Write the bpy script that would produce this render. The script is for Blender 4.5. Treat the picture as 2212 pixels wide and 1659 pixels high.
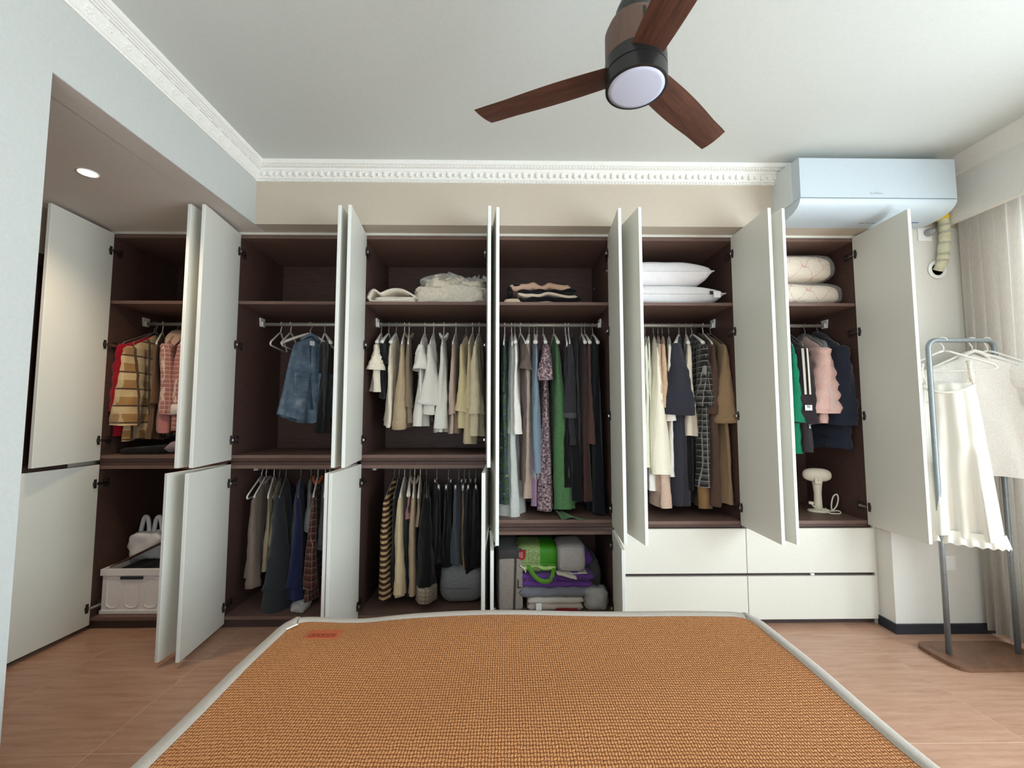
import bpy, bmesh, math, random
from math import sin, cos, pi, radians, sqrt, atan2, exp
from mathutils import Vector, Matrix, noise

for o in list(bpy.data.objects): bpy.data.objects.remove(o)
SC = bpy.context.scene
COL = SC.collection

# ------------------------------------------------------------------ camera
IW, IH = 2212.0, 1659.0
F = 908.9
YAW, PIT, ROL = radians(0.865), radians(3.885), radians(-0.022)
CAM = Vector((0, 0, 1.281))
fw = Vector((sin(YAW)*cos(PIT), cos(YAW)*cos(PIT), sin(PIT)))
r0 = Vector((cos(YAW), -sin(YAW), 0))
u0 = r0.cross(fw)
rt = r0*cos(ROL) + u0*sin(ROL)
up = -r0*sin(ROL) + u0*cos(ROL)
cd = bpy.data.cameras.new('camera')
cd.sensor_width = 36.0
cd.lens = 36.0*F/IW
cd.clip_start = 0.02
cam = bpy.data.objects.new('camera', cd)
COL.objects.link(cam)
cam.matrix_world = Matrix(((rt.x, up.x, -fw.x, CAM.x), (rt.y, up.y, -fw.y, CAM.y), (rt.z, up.z, -fw.z, CAM.z), (0, 0, 0, 1)))
SC.camera = cam

# ------------------------------------------------------------------ world, light, exposure
w = bpy.data.worlds.new('sky'); SC.world = w; w.use_nodes = True
bg = w.node_tree.nodes['Background']
bg.inputs[0].default_value = (0.80, 0.90, 1.0, 1); bg.inputs[1].default_value = 4.0

def area(name, loc, rot, sx, sy, power, col):
    l = bpy.data.lights.new(name, 'AREA'); l.shape = 'RECTANGLE'; l.size = sx; l.size_y = sy
    l.energy = power; l.color = col
    o = bpy.data.objects.new(name, l); COL.objects.link(o); o.location = loc; o.rotation_euler = rot
    return o
# daylight arriving through the big window of the right wall
area('window_daylight', (3.30, -0.35, 1.38), (0, radians(90), 0), 2.2, 2.7, 215, (0.84, 0.95, 1.0))
area('window_daylight_rear', (3.30, 1.90, 1.38), (0, radians(90), 0), 2.2, .75, 62, (0.84, 0.95, 1.0))
# frontal fill light added behind the camera, outside an invented glazed opening
area('front_fill_light', (0.2, -2.02, 1.25), (radians(90), 0, 0), 2.2, 2.1, 30, (0.95, 0.98, 1.0))

SC.view_settings.view_transform = 'Standard'
SC.view_settings.look = 'None'
SC.view_settings.gamma = 1.0
SC.view_settings.use_curve_mapping = False
SC.view_settings.exposure = -0.26

# ------------------------------------------------------------------ helpers
def ray(x, y): return fw + rt*((x-IW/2)/F) - up*((y-IH/2)/F)
def atY(x, y, Y): d = ray(x, y); return CAM + d*(Y/d.y)
def atZ(x, y, Z): d = ray(x, y); return CAM + d*((Z-CAM.z)/d.z)
def X_(px, Y, py=850): return atY(px, py, Y).x
def Z_(py, Y, px=1100): return atY(px, py, Y).z

class MB:
    """collects shapes; build() links them as one mesh object"""
    def __init__(s): s.v = []; s.f = []; s.m = []; s.mi = 0
    def add(s, vs, fs):
        b = len(s.v); s.v += [tuple(p) for p in vs]
        for q in fs: s.f.append(tuple(i+b for i in q)); s.m.append(s.mi)
        return s
    def box(s, x0, x1, y0, y1, z0, z1, bev=0.0):
        if x1 < x0: x0, x1 = x1, x0
        if bev <= 0:
            vs = [(x, y, z) for z in (z0, z1) for y in (y0, y1) for x in (x0, x1)]
            return s.add(vs, [(0,2,3,1),(4,5,7,6),(0,1,5,4),(2,6,7,3),(0,4,6,2),(1,3,7,5)])
        bm = bmesh.new(); bmesh.ops.create_cube(bm, size=1)
        for v in bm.verts:
            v.co = ((v.co.x+.5)*(x1-x0)+x0, (v.co.y+.5)*(y1-y0)+y0, (v.co.z+.5)*(z1-z0)+z0)
        bmesh.ops.bevel(bm, geom=bm.edges[:]+bm.verts[:], offset=bev, segments=2, affect='EDGES', profile=.5)
        bm.verts.index_update()
        s.add([v.co for v in bm.verts], [[v.index for v in fc.verts] for fc in bm.faces]); bm.free()
        return s
    def rings(s, rs, cap0=True, cap1=True, closed=True):
        n = len(rs[0]); vs = [p for r in rs for p in r]; fs = []
        for i in range(len(rs)-1):
            for k in range(n if closed else n-1):
                a = i*n+k; b = i*n+(k+1) % n
                fs.append((a, b, b+n, a+n))
        if closed and cap0: fs.append(tuple(range(n-1, -1, -1)))
        if closed and cap1: fs.append(tuple(range((len(rs)-1)*n, len(rs)*n)))
        return s.add(vs, fs)
    def tube(s, pts, r, n=8, cap=True):
        pts = [Vector(p) for p in pts]; rs = []; N = None
        for i, p in enumerate(pts):
            t = (pts[min(i+1, len(pts)-1)]-pts[max(i-1, 0)]).normalized()
            if N is None:
                N = Vector((0, 0, 1)) if abs(t.z) < .9 else Vector((1, 0, 0))
            N = (N - t*N.dot(t)).normalized(); B = t.cross(N)
            rr = r[i] if isinstance(r, (list, tuple)) else r
            rs.append([p + (N*cos(2*pi*k/n) + B*sin(2*pi*k/n))*rr for k in range(n)])
        return s.rings(rs, cap, cap)
    def lathe(s, prof, c=(0, 0, 0), n=32, cap0=True, cap1=True):
        return s.rings([[(c[0]+r*cos(2*pi*k/n), c[1]+r*sin(2*pi*k/n), c[2]+z) for k in range(n)] for r, z in prof], cap0, cap1)
    def prism(s, poly, axis, a0, a1):
        """poly: 2d points; axis 'x' -> poly is (y,z); 'y' -> (x,z); 'z' -> (x,y)"""
        def P(p, a): return {'x': (a, p[0], p[1]), 'y': (p[0], a, p[1]), 'z': (p[0], p[1], a)}[axis]
        return s.rings([[P(p, a0) for p in poly], [P(p, a1) for p in poly]])
    def build(s, name, mats, parent=None, smooth=False, loc=None, rot=None):
        me = bpy.data.meshes.new(name); me.from_pydata(s.v, [], s.f)
        if not isinstance(mats, (list, tuple)): mats = [mats]
        for m in mats: me.materials.append(m)
        me.polygons.foreach_set('material_index', s.m)
        me.update()
        bm = bmesh.new(); bm.from_mesh(me); bmesh.ops.recalc_face_normals(bm, faces=bm.faces); bm.to_mesh(me); bm.free()
        if smooth:
            me.polygons.foreach_set('use_smooth', [True]*len(me.polygons))
            if smooth == 'auto': me.set_sharp_from_angle(angle=radians(38))
        o = bpy.data.objects.new(name, me); COL.objects.link(o)
        if parent: o.parent = parent
        if loc is not None: o.location = loc
        if rot is not None: o.rotation_euler = rot
        return o

def inst(name, src, parent=None, loc=(0, 0, 0), rot=(0, 0, 0), scale=None):
    o = src.copy(); o.name = name; COL.objects.link(o); o.parent = parent; o.location = loc; o.rotation_euler = rot
    if scale: o.scale = scale
    return o
def tag(o, label, cat, group=None):
    o['label'] = label; o['category'] = cat
    if group: o['group'] = group
    return o
def empty(name, loc=(0, 0, 0), rz=0):
    o = bpy.data.objects.new(name, None); COL.objects.link(o); o.location = loc; o.rotation_euler = (0, 0, rz)
    o.empty_display_size = .05
    return o
def struct(o): o['kind'] = 'structure'; return o

# ------------------------------------------------------------------ materials
def lin(c):
    return tuple((x/12.92 if x <= .04045 else ((x+.055)/1.055)**2.4) for x in c)
def rgb(r, g, b): return lin((r/255, g/255, b/255)) + (1,)

class NT:
    def __init__(s, name):
        s.mat = bpy.data.materials.new(name); s.mat.use_nodes = True
        s.t = s.mat.node_tree; s.p = s.t.nodes['Principled BSDF']; s.out = s.t.nodes['Material Output']
    def n(s, typ, **kw):
        nd = s.t.nodes.new('ShaderNode'+typ)
        for k, v in kw.items(): setattr(nd, k, v)
        return nd
    def l(s, a, b): s.t.links.new(a, b)
    def coord(s, scale=(1, 1, 1), rot=(0, 0, 0), kind='Object'):
        tc = s.n('TexCoord'); mp = s.n('Mapping'); s.l(tc.outputs[kind], mp.inputs[0])
        mp.inputs['Scale'].default_value = scale; mp.inputs['Rotation'].default_value = rot
        return mp.outputs[0]
    def noise(s, vec, scale, detail=3, rough=.55):
        nd = s.n('TexNoise'); s.l(vec, nd.inputs['Vector'])
        nd.inputs['Scale'].default_value = scale; nd.inputs['Detail'].default_value = detail; nd.inputs['Roughness'].default_value = rough
        return nd.outputs['Fac']
    def mix(s, fac, a, b, mode='MIX'):
        nd = s.n('Mix', data_type='RGBA', blend_type=mode)
        for i, v in ((0, fac), (6, a), (7, b)):
            if hasattr(v, 'node'): s.l(v, nd.inputs[i])
            else: nd.inputs[i].default_value = v
        return nd.outputs[2]
    def math(s, op, a, b=0.0, c=0.0):
        nd = s.n('Math', operation=op)
        for i, v in enumerate((a, b, c)):
            if hasattr(v, 'node'): s.l(v, nd.inputs[i])
            else: nd.inputs[i].default_value = v
        return nd.outputs[0]
    def ramp(s, fac, stops, interp='LINEAR'):
        nd = s.n('ValToRGB'); s.l(fac, nd.inputs[0]); cr = nd.color_ramp; cr.interpolation = interp
        while len(cr.elements) < len(stops): cr.elements.new(.5)
        for e, (p, c) in zip(cr.elements, stops): e.position = p; e.color = c
        return nd.outputs[0]
    def bump(s, h, strength=.3, dist=.01):
        nd = s.n('Bump'); s.l(h, nd.inputs['Height']); nd.inputs['Strength'].default_value = strength; nd.inputs['Distance'].default_value = dist
        s.l(nd.outputs[0], s.p.inputs['Normal'])
    def base(s, c):
        if hasattr(c, 'node'): s.l(c, s.p.inputs['Base Color'])
        else: s.p.inputs['Base Color'].default_value = c
    def rough(s, v): s.p.inputs['Roughness'].default_value = v
    def sheen(s, v): s.p.inputs['Sheen Weight'].default_value = v; s.p.inputs['Sheen Roughness'].default_value = .5
    def spec(s, v): s.p.inputs['Specular IOR Level'].default_value = v

MC = {}
def plain(name, c, rough=.5, metal=0, nscale=60, var=.06, bump=.0, spec=.5):
    if name in MC: return MC[name]
    k = NT(name); v = k.coord()
    nz = k.noise(v, nscale, 4)
    d = tuple(max(0, x*(1-var*2)) for x in c[:3])+(1,); e = tuple(min(1, x*(1+var)) for x in c[:3])+(1,)
    k.base(k.ramp(nz, [(.3, d), (.7, e)])); k.rough(rough); k.p.inputs['Metallic'].default_value = metal; k.spec(spec)
    if bump: k.bump(nz, bump, .004)
    MC[name] = k.mat; return k.mat

def fab(name, c, fine=260, var=.10, bump=.35, folds=True, knit=None):
    """plain woven or knitted cloth; knit = rib frequency across"""
    if name in MC: return MC[name]
    k = NT(name); v = k.coord()
    n1 = k.noise(v, fine, 3); n2 = k.noise(v, 9, 3)
    d = tuple(x*(1-var*1.6) for x in c[:3])+(1,); e = tuple(min(1, x*(1+var)) for x in c[:3])+(1,)
    col = k.ramp(n1, [(.32, d), (.68, e)])
    col = k.mix(k.math('MULTIPLY', n2, .25), col, tuple(x*.82 for x in c[:3])+(1,))
    k.base(col); k.rough(.92); k.sheen(.15); k.spec(.15)
    h = n1
    if knit:
        wv = k.n('TexWave', wave_type='BANDS', bands_direction='Y'); k.l(v, wv.inputs['Vector']); wv.inputs['Scale'].default_value = knit
        wv.inputs['Distortion'].default_value = 1.0
        h = k.math('ADD', wv.outputs['Fac'], k.math('MULTIPLY', n1, .6))
    k.bump(h, bump, .003)
    MC[name] = k.mat; return k.mat

def stripes(name, c1, c2, freq, duty=.5, axis='Z', fine=200):
    if name in MC: return MC[name]
    k = NT(name); v = k.coord()
    sp = k.n('SeparateXYZ'); k.l(v, sp.inputs[0])
    nz = k.noise(v, 22, 2)
    z = k.math('ADD', k.math('MULTIPLY', sp.outputs[axis], freq), k.math('MULTIPLY', nz, .15))
    fr = k.math('FRACT', z); m = k.math('GREATER_THAN', fr, duty)
    n1 = k.noise(v, fine, 3)
    col = k.mix(m, c1, c2); col = k.mix(k.math('MULTIPLY', n1, .35), col, (.03, .02, .015, 1))
    k.base(col); k.rough(.95); k.spec(.1); k.bump(n1, .4, .003)
    MC[name] = k.mat; return k.mat

def plaid(name, base, band, line, fy=9.0, fz=9.0, lw=.07, bw=.45, amt=.55, fine=220, off=.0):
    if name in MC: return MC[name]
    k = NT(name); v = k.coord(); sp = k.n('SeparateXYZ'); k.l(v, sp.inputs[0])
    n1 = k.noise(v, fine, 3); nb = k.math('MULTIPLY', k.noise(v, 12, 2), .12)
    ax = k.math('ADD', sp.outputs['Y'], k.math('MULTIPLY', sp.outputs['X'], .8))
    fa = k.math('FRACT', k.math('ADD', k.math('MULTIPLY', ax, fy), k.math('ADD', nb, 50+off)))
    fb = k.math('FRACT', k.math('ADD', k.math('MULTIPLY', sp.outputs['Z'], fz), k.math('ADD', nb, 50)))
    ba = k.math('LESS_THAN', fa, bw); bb = k.math('LESS_THAN', fb, bw)
    col = k.mix(k.math('MULTIPLY', ba, amt), base, band)
    col = k.mix(k.math('MULTIPLY', bb, amt), col, band)
    la = k.math('GREATER_THAN', fa, 1-lw); lb = k.math('GREATER_THAN', fb, 1-lw)
    col = k.mix(k.math('MAXIMUM', la, lb), col, line)
    col = k.mix(k.math('MULTIPLY', n1, .3), col, (.04, .03, .025, 1))
    k.base(col); k.rough(.95); k.spec(.1); k.sheen(.2); k.bump(n1, .5, .004)
    MC[name] = k.mat; return k.mat

def floral(name, cols, scale=38):
    if name in MC: return MC[name]
    k = NT(name); v = k.coord()
    nz = k.n('TexNoise'); k.l(v, nz.inputs['Vector']); nz.inputs['Scale'].default_value = scale; nz.inputs['Detail'].default_value = 4
    st = [(.26 + .48*i/(len(cols)-1), c) for i, c in enumerate(cols)]
    k.base(k.ramp(nz.outputs['Fac'], st, 'CONSTANT')); k.rough(.85); k.spec(.2)
    MC[name] = k.mat; return k.mat

def glassy(name, c=(1, 1, 1, 1), alpha=.75, rough=.15):
    if name in MC: return MC[name]
    k = NT(name); tr = k.n('BsdfTransparent'); mx = k.n('MixShader')
    tr.inputs[0].default_value = (.97, .98, .98, 1)
    k.base(c); k.rough(rough)
    v = k.coord(); nz = k.noise(v, 34, 4); k.bump(nz, .8, .02)
    mx.inputs[0].default_value = 1-alpha
    k.l(tr.outputs[0], mx.inputs[1]); k.l(k.p.outputs[0], mx.inputs[2]); k.l(mx.outputs[0], k.out.inputs[0])
    MC[name] = k.mat; return k.mat

def emit(name, c, st):
    k = NT(name); k.base((0, 0, 0, 1)); k.p.inputs['Emission Color'].default_value = c; k.p.inputs['Emission Strength'].default_value = st
    return k.mat

def wood(name, ca, cb, grain=(1, 14, 14), scale=6, rough=.45, bump=.1, spec=.4):
    if name in MC: return MC[name]
    k = NT(name); v = k.coord(grain); n1 = k.noise(v, scale, 6, .65); n2 = k.noise(v, scale*6, 3)
    f = k.math('ADD', k.math('MULTIPLY', n1, .7), k.math('MULTIPLY', n2, .3))
    k.base(k.ramp(f, [(.32, ca), (.68, cb)])); k.rough(rough); k.spec(spec); k.bump(f, bump, .002)
    MC[name] = k.mat; return k.mat

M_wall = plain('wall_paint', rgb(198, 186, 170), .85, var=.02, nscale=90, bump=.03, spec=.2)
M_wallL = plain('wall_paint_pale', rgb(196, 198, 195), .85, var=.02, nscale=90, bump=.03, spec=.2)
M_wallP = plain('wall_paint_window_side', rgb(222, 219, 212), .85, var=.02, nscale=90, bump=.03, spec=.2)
M_ceil = plain('ceiling_paint', rgb(209, 212, 207), .9, var=.015, nscale=90, bump=.03, spec=.15)
M_cornice = plain('cornice_plaster', rgb(238, 236, 230), .8, var=.03, nscale=120, bump=.15, spec=.2)
M_hallceil = plain('hall_ceiling_paint', rgb(214, 206, 198), .9, var=.02, spec=.15)
M_door = plain('door_lacquer', rgb(221, 219, 209), .42, var=.02, nscale=140, bump=.04)
M_edge = plain('door_edge_band', rgb(232, 232, 227), .4, var=.01)
M_brown = wood('brown_melamine', rgb(70, 51, 46), rgb(92, 68, 61), (1, 8, 8), 9, .5, .08, .35)
M_brownE = wood('brown_edge_band', rgb(104, 80, 72), rgb(124, 98, 88), (1, 10, 10), 9, .5, .05)
M_kick = plain('dark_kick', rgb(66, 50, 48), .6)
M_base = plain('dark_skirting', rgb(38, 41, 50), .45)
M_steel = plain('rail_aluminium', rgb(178, 174, 162), .4, .3, var=.03)
M_chrome = plain('chrome', rgb(190, 190, 190), .25, 1, var=.02)
M_hdark = plain('hinge_bronze', rgb(52, 42, 40), .5, .3)
M_white = plain('white_plastic', rgb(240, 240, 238), .35, var=.01)
M_hang = plain('white_hanger_plastic', rgb(236, 232, 226), .4, var=.02)
M_wire = plain('silver_hanger_wire', rgb(190, 188, 186), .35, .6)
M_black = plain('black_plastic', rgb(24, 24, 26), .4)
# ------------------------------------------------------------------ the room
D = 2.622                      # front plane of the wardrobe carcasses
YB = 2.502                     # bulkhead / pier plane
YBACK = 3.16
ZC = 2.795; ZS = 2.422         # ceiling, lowered hall ceiling
XL = -1.52                     # left wall plane
XR = 2.69                      # pelmet plane
XW = 2.98                      # window wall
YF = -1.9                      # wall behind the camera

# floor: slab plus single tiles with pale joints
k = NT('floor_tile_wood')
tc = k.n('TexCoord'); geo = k.n('NewGeometry'); oi = k.n('ObjectInfo')
mp = k.n('Mapping'); k.l(geo.outputs['Position'], mp.inputs[0]); mp.inputs['Scale'].default_value = (1.2, 11, 1)
ad = k.n('VectorMath', operation='ADD'); k.l(mp.outputs[0], ad.inputs[0])
rv = k.n('CombineXYZ'); k.l(k.math('MULTIPLY', oi.outputs['Random'], 9.0), rv.inputs[0]); k.l(k.math('MULTIPLY', oi.outputs['Random'], 5.0), rv.inputs[1]); k.l(rv.outputs[0], ad.inputs[1])
n1 = k.noise(ad.outputs[0], 3.2, 6, .6); n2 = k.noise(ad.outputs[0], 26, 3)
ff = k.math('ADD', k.math('MULTIPLY', n1, .75), k.math('MULTIPLY', n2, .25))
k.base(k.ramp(ff, [(.30, rgb(164, 124, 100)), (.5, rgb(185, 144, 121)), (.72, rgb(200, 162, 140))]))
k.rough(.33); k.spec(.45); k.bump(ff, .05, .002)
M_tile = k.mat
M_grout = plain('pale_grout', rgb(214, 190, 166), .8)
fl = struct(MB().box(-3.4, 3.3, -2.0, 3.25, -.08, -.0007).build('floor', M_grout))
tile0 = None
for ix in range(-9, 3):
    for iy in range(-4, 2):
        x0 = 2.036 + .6*ix; y0 = 1.70 + .6*iy
        if x0+.6 < -3.3 or x0 > 3.0: continue
        if tile0 is None:
            tile0 = MB().box(0, .5965, 0, .5965, -.012, 0).build('tile', M_tile, fl, loc=(x0, y0, 0))
        else: inst('tile', tile0, fl, (x0, y0, 0))
for ix in range(-9, 3):
    x0 = 2.036 + .6*ix
    inst('tile', tile0, fl, (x0, 2.90, 0), scale=(1, .5, 1))

# ceiling (main) and lowered hall ceiling
struct(MB().box(XL-.12, 3.3, -2.1, 3.25, ZC, ZC+.1).build('ceiling', M_ceil))
struct(MB().box(-3.5, XL-.12, .6, 3.25, ZS, ZS+.1).build('ceiling_hall', M_hallceil))
# left wall with its opening into the hall: solid part and the lintel band over the opening
b = MB().box(XL-.12, XL, -2.0, 1.36, 0, ZC).box(XL-.12, XL, 1.36, YB+.02, ZS, ZC)
struct(b.build('wall_left', M_wallL))
struct(MB().box(XL-.12, XL-.002, 1.3605, D, ZS-.0015, ZS+.02).build('trim_1', M_hallceil))
# bulkhead over the wardrobe and the wall behind
struct(MB().box(XL, 2.86, YB, 3.25, ZS, ZC).build('wall_back', M_wall))
struct(MB().box(-3.4, 3.3, YBACK+.005, YBACK+.1, 0, ZC).build('wall_back_rear', M_wall))
# pier right of the wardrobe
struct(MB().box(2.272, 3.1, YB, 3.25, 0, ZS).build('wall_back_right', M_wallP))
# hall wall with a dark brown door
HX = -2.545
struct(MB().box(HX-.1, HX, .6, 3.2, 0, ZS+.05).build('wall_hall', M_wall))
struct(MB().box(-3.0, XL-.12, .5, .6, 0, ZS+.05).build('wall_hall_end', M_wallL))
M_ddoor = wood('dark_door_wood', rgb(58, 42, 38), rgb(76, 56, 50), (8, 8, 1), 7, .5)
dr = struct(MB().box(HX-.002, HX+.012, 1.55, 2.50, 0.0, 2.12, .003).build('door_1', M_ddoor))
MB().box(HX+.010, HX+.024, 1.53, 1.60, 0, 2.145, .003).box(HX+.010, HX+.024, 1.53, 2.52, 2.075, 2.145, .003).build('door_frame', M_ddoor, dr)
# window wall on the right
wy0, wy1, wz0, wz1 = -1.70, 2.28, .30, 2.42
b = MB().box(XW, XW+.12, -2.0, wy0, 0, ZC).box(XW, XW+.12, wy1, YB+.05, 0, ZC).box(XW, XW+.12, wy0, wy1, 0, wz0).box(XW, XW+.12, wy0, wy1, wz1, ZC)
struct(b.build('wall_right', M_wall))
M_frame = plain('window_frame_white', rgb(235, 236, 236), .4)
wn = struct(MB().box(XW+.03, XW+.09, wy0, wy1, wz0, wz0+.05).box(XW+.03, XW+.09, wy0, wy1, wz1-.05, wz1).box(XW+.03, XW+.09, wy0, wy0+.05, wz0, wz1).box(XW+.03, XW+.09, wy1-.05, wy1, wz0, wz1).build('window_1', M_frame))
M_glass = glassy('window_glass', (1, 1, 1, 1), .94, .02)
for i in range(5):
    a = wy0+.05+i*.776
    MB().box(XW+.055, XW+.061, a, a+.752, wz0+.05, wz1-.05).build('pane', M_glass, wn)
    if i: MB().box(XW+.035, XW+.085, a-.03, a+.01, wz0+.05, wz1-.05).build('mullion', M_frame, wn)
# unseen wall behind the camera; its glazed opening is added for the fill light
b = MB().box(-1.7, -.85, YF-.1, YF, 0, ZC).box(1.25, 3.1, YF-.1, YF, 0, ZC).box(-.85, 1.25, YF-.1, YF, 2.3, ZC)
struct(b.build('wall_front', M_wall))
wn = struct(MB().box(-.85, -.79, YF-.08, YF-.02, 0.02, 2.3).box(1.19, 1.25, YF-.08, YF-.02, 0.02, 2.3).box(-.85, 1.25, YF-.08, YF-.02, 2.24, 2.3).box(-.85, 1.25, YF-.08, YF-.02, 0, .06).build('added_window', M_frame))
for i in range(2):
    MB().box(-.79+i*1.0, .19+i*1.0, YF-.053, YF-.047, .06, 2.24).build('pane', M_glass, wn)
MB().box(.17, .23, YF-.07, YF-.03, .06, 2.24).build('mullion', M_frame, wn)
# pelmet board over the curtain
struct(MB().box(XR, XR+.035, -1.9, YB, ZS, ZC).build('trim_2', M_wallP))
struct(MB().prism([(XR, 2.69), (XR-.012, 2.70), (XR-.03, 2.745), (XR-.05, 2.785), (XR-.05, ZC), (XR, ZC)], 'y', -1.9, YB).build('trim_3', M_wallP))
# skirting
struct(MB().box(2.272, 2.98, YB-.012, YB, 0, .056, .002).box(2.26, 2.272, YB-.012, D, 0, .056, .002).build('baseboard_back', M_base))
struct(MB().box(XW-.012, XW, -1.9, YB-.012, 0, .056, .002).build('baseboard_right', M_base))
# cornice on the back bulkhead: moulding, egg bosses and dentil beads
yb = YB
prof = [(yb, 2.686), (yb-.010, 2.686), (yb-.012, 2.698), (yb-.018, 2.700), (yb-.020, 2.708), (yb-.030, 2.742), (yb-.034, 2.744), (yb-.036, 2.756), (yb-.048, 2.758), (yb-.052, 2.768), (yb-.062, 2.772), (yb-.066, ZC), (yb, ZC)]
tb = struct(MB().prism(prof, 'x', XL, 2.69).build('trim_4', M_cornice))
e0 = None; d0 = None
x = XL+.055; i = 0
while x < 1.62:
    if e0 is None:
        m = MB(); rs = []
        for t in range(7):
            a = pi*t/6; rr = sin(a)**.8*.011*(1.25-.5*t/6)
            rs.append([(rr*cos(q*pi/4)*1.0, -.004+rr*sin(q*pi/4)*.9+(.014*(1-t/6.0)), .017-.034*t/6) for q in range(8)])
        e0 = m.rings(rs).build('egg_boss', M_cornice, tb, True, loc=(x, yb-.030, 2.7235))
        d0 = MB().box(-.008, .008, -.007, .014, -.015, .015, .003).build('dart', M_cornice, tb, loc=(x+.0385, yb-.0285, 2.7235))
    else:
        inst('egg_boss', e0, tb, (x, yb-.030, 2.7235)); inst('dart', d0, tb, (x+.0385, yb-.0285, 2.7235))
    x += .077
m = MB(); x = XL+.07
while x < 1.66:
    m.box(x, x+.012, yb-.0545, yb-.045, 2.7585, 2.7675); m.box(x, x+.008, yb-.0165, yb-.011, 2.688, 2.696); x += .0193
o = m.build('bead_row', M_cornice, tb); o['kind'] = 'stuff'
# cornice on the left wall: reeded mouldings with raised dashes
x = XL
prof = [(x, 2.690), (x+.008, 2.690), (x+.010, 2.700), (x+.014, 2.702), (x+.034, 2.745), (x+.038, 2.747), (x+.040, 2.755), (x+.046, 2.756), (x+.046, 2.764), (x+.052, 2.765), (x+.052, 2.773), (x+.059, 2.774), (x+.066, 2.782), (x+.068, ZC), (x, ZC)]
tl = struct(MB().prism(prof, 'y', -1.9, YB).build('trim_5', M_cornice))
d0 = None
for i in range(20):
    y = .95+.078*i
    if d0 is None: d0 = MB().box(0, .006, 0, .055, -.003, .003, .001).build('raised_dash', M_cornice, tl, loc=(x+.0365, y, 2.7485))
    else: inst('raised_dash', d0, tl, (x+.0365, y, 2.7485))
fl0 = None
for i in range(20):
    y = .97+.078*i
    if fl0 is None:
        m = MB()
        for q in range(5): m.box(-.002, .003, cos(q*1.256)*.010-.005, cos(q*1.256)*.010+.005, sin(q*1.256)*.010-.005, sin(q*1.256)*.010+.005, .002)
        fl0 = m.build('raised_flower', M_cornice, tl, loc=(x+.0245, y, 2.7245), rot=(0, radians(24), 0))
    else: inst('raised_flower', fl0, tl, (x+.0245, y, 2.7245), (0, radians(24), 0))

# downlight in the hall ceiling
p = atZ(190, 373, ZS)
dl = empty('downlight', (p.x, p.y, ZS)); tag(dl, 'round recessed downlight glowing warm in the lowered ceiling', 'downlight')
MB().lathe([(.036, -.003), (.041, -.003), (.043, 0), (.043, .004), (.036, .004), (.036, -.003)], n=32, cap0=False, cap1=False).build('trim_ring', M_white, dl, True)
MB().lathe([(.0355, -.003), (.0355, .003)], n=32).build('lamp_disc', emit('downlight_glow', (1, .86, .68, 1), 30), dl, True)
l = bpy.data.lights.new('downlight_bulb', 'SPOT'); l.energy = 48; l.color = (1, .80, .56); l.spot_size = radians(140); l.spot_blend = .8; l.shadow_soft_size = .035
lo = bpy.data.objects.new('downlight_bulb', l); COL.objects.link(lo); lo.location = (0, 0, -.012); lo.parent = dl

# ------------------------------------------------------------------ wardrobe
BX = [-2.484, -1.694, -.903, -.100, .672, 1.467, 2.259]
T = .012
ZT = 2.403
hinge_src = {}
def hinge(sg, parent, z):
    if sg not in hinge_src:
        m = MB()
        m.mi = 0
        m.box(sg*.014, sg*.030, .0005, .006, -.027, .027, .002).box(sg*.018, sg*.034, .0005, .009, -.012, .012, .002)
        m.box(sg*-.062, sg*-.030, .001, .008, -.024, .024, .002)
        m.mi = 1
        m.box(sg*-.045, sg*.024, .007, .017, -.008, .008, .002)
        hinge_src[sg] = m.build('hinge', [M_hdark, M_chrome], parent, loc=(0, 0, z))
        return
    inst('hinge', hinge_src[sg], parent, (0, 0, z))
def door(cab, i, side, z0, z1, ang, hz):
    """hinged cabinet door standing open; ang = degrees short of ninety"""
    sg = 1 if side == 'L' else -1
    wd = (BX[i+1]-BX[i])/2-.004
    hx = (BX[i]+.021) if sg > 0 else (BX[i+1]-.021)
    m = MB()
    m.mi = 0; m.box(0, sg*wd, -.018, 0, z0, z1, .0015)
    for fi in range(len(m.f)):
        vs = [m.v[q] for q in m.f[fi]]
        if all(abs(abs(v[0])-wd) < .002 for v in vs) or all(v[2] > z1-.002 for v in vs) or all(v[2] < z0+.002 for v in vs): m.m[fi] = 1
    o = m.build('door', [M_door, M_edge], cab)
    o.location = Vector((hx, D-.004, 0)) - cab.location
    o.rotation_euler = (0, 0, -sg*radians(90-ang))
    for z in hz: hinge(sg, o, z)
    return o
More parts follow.
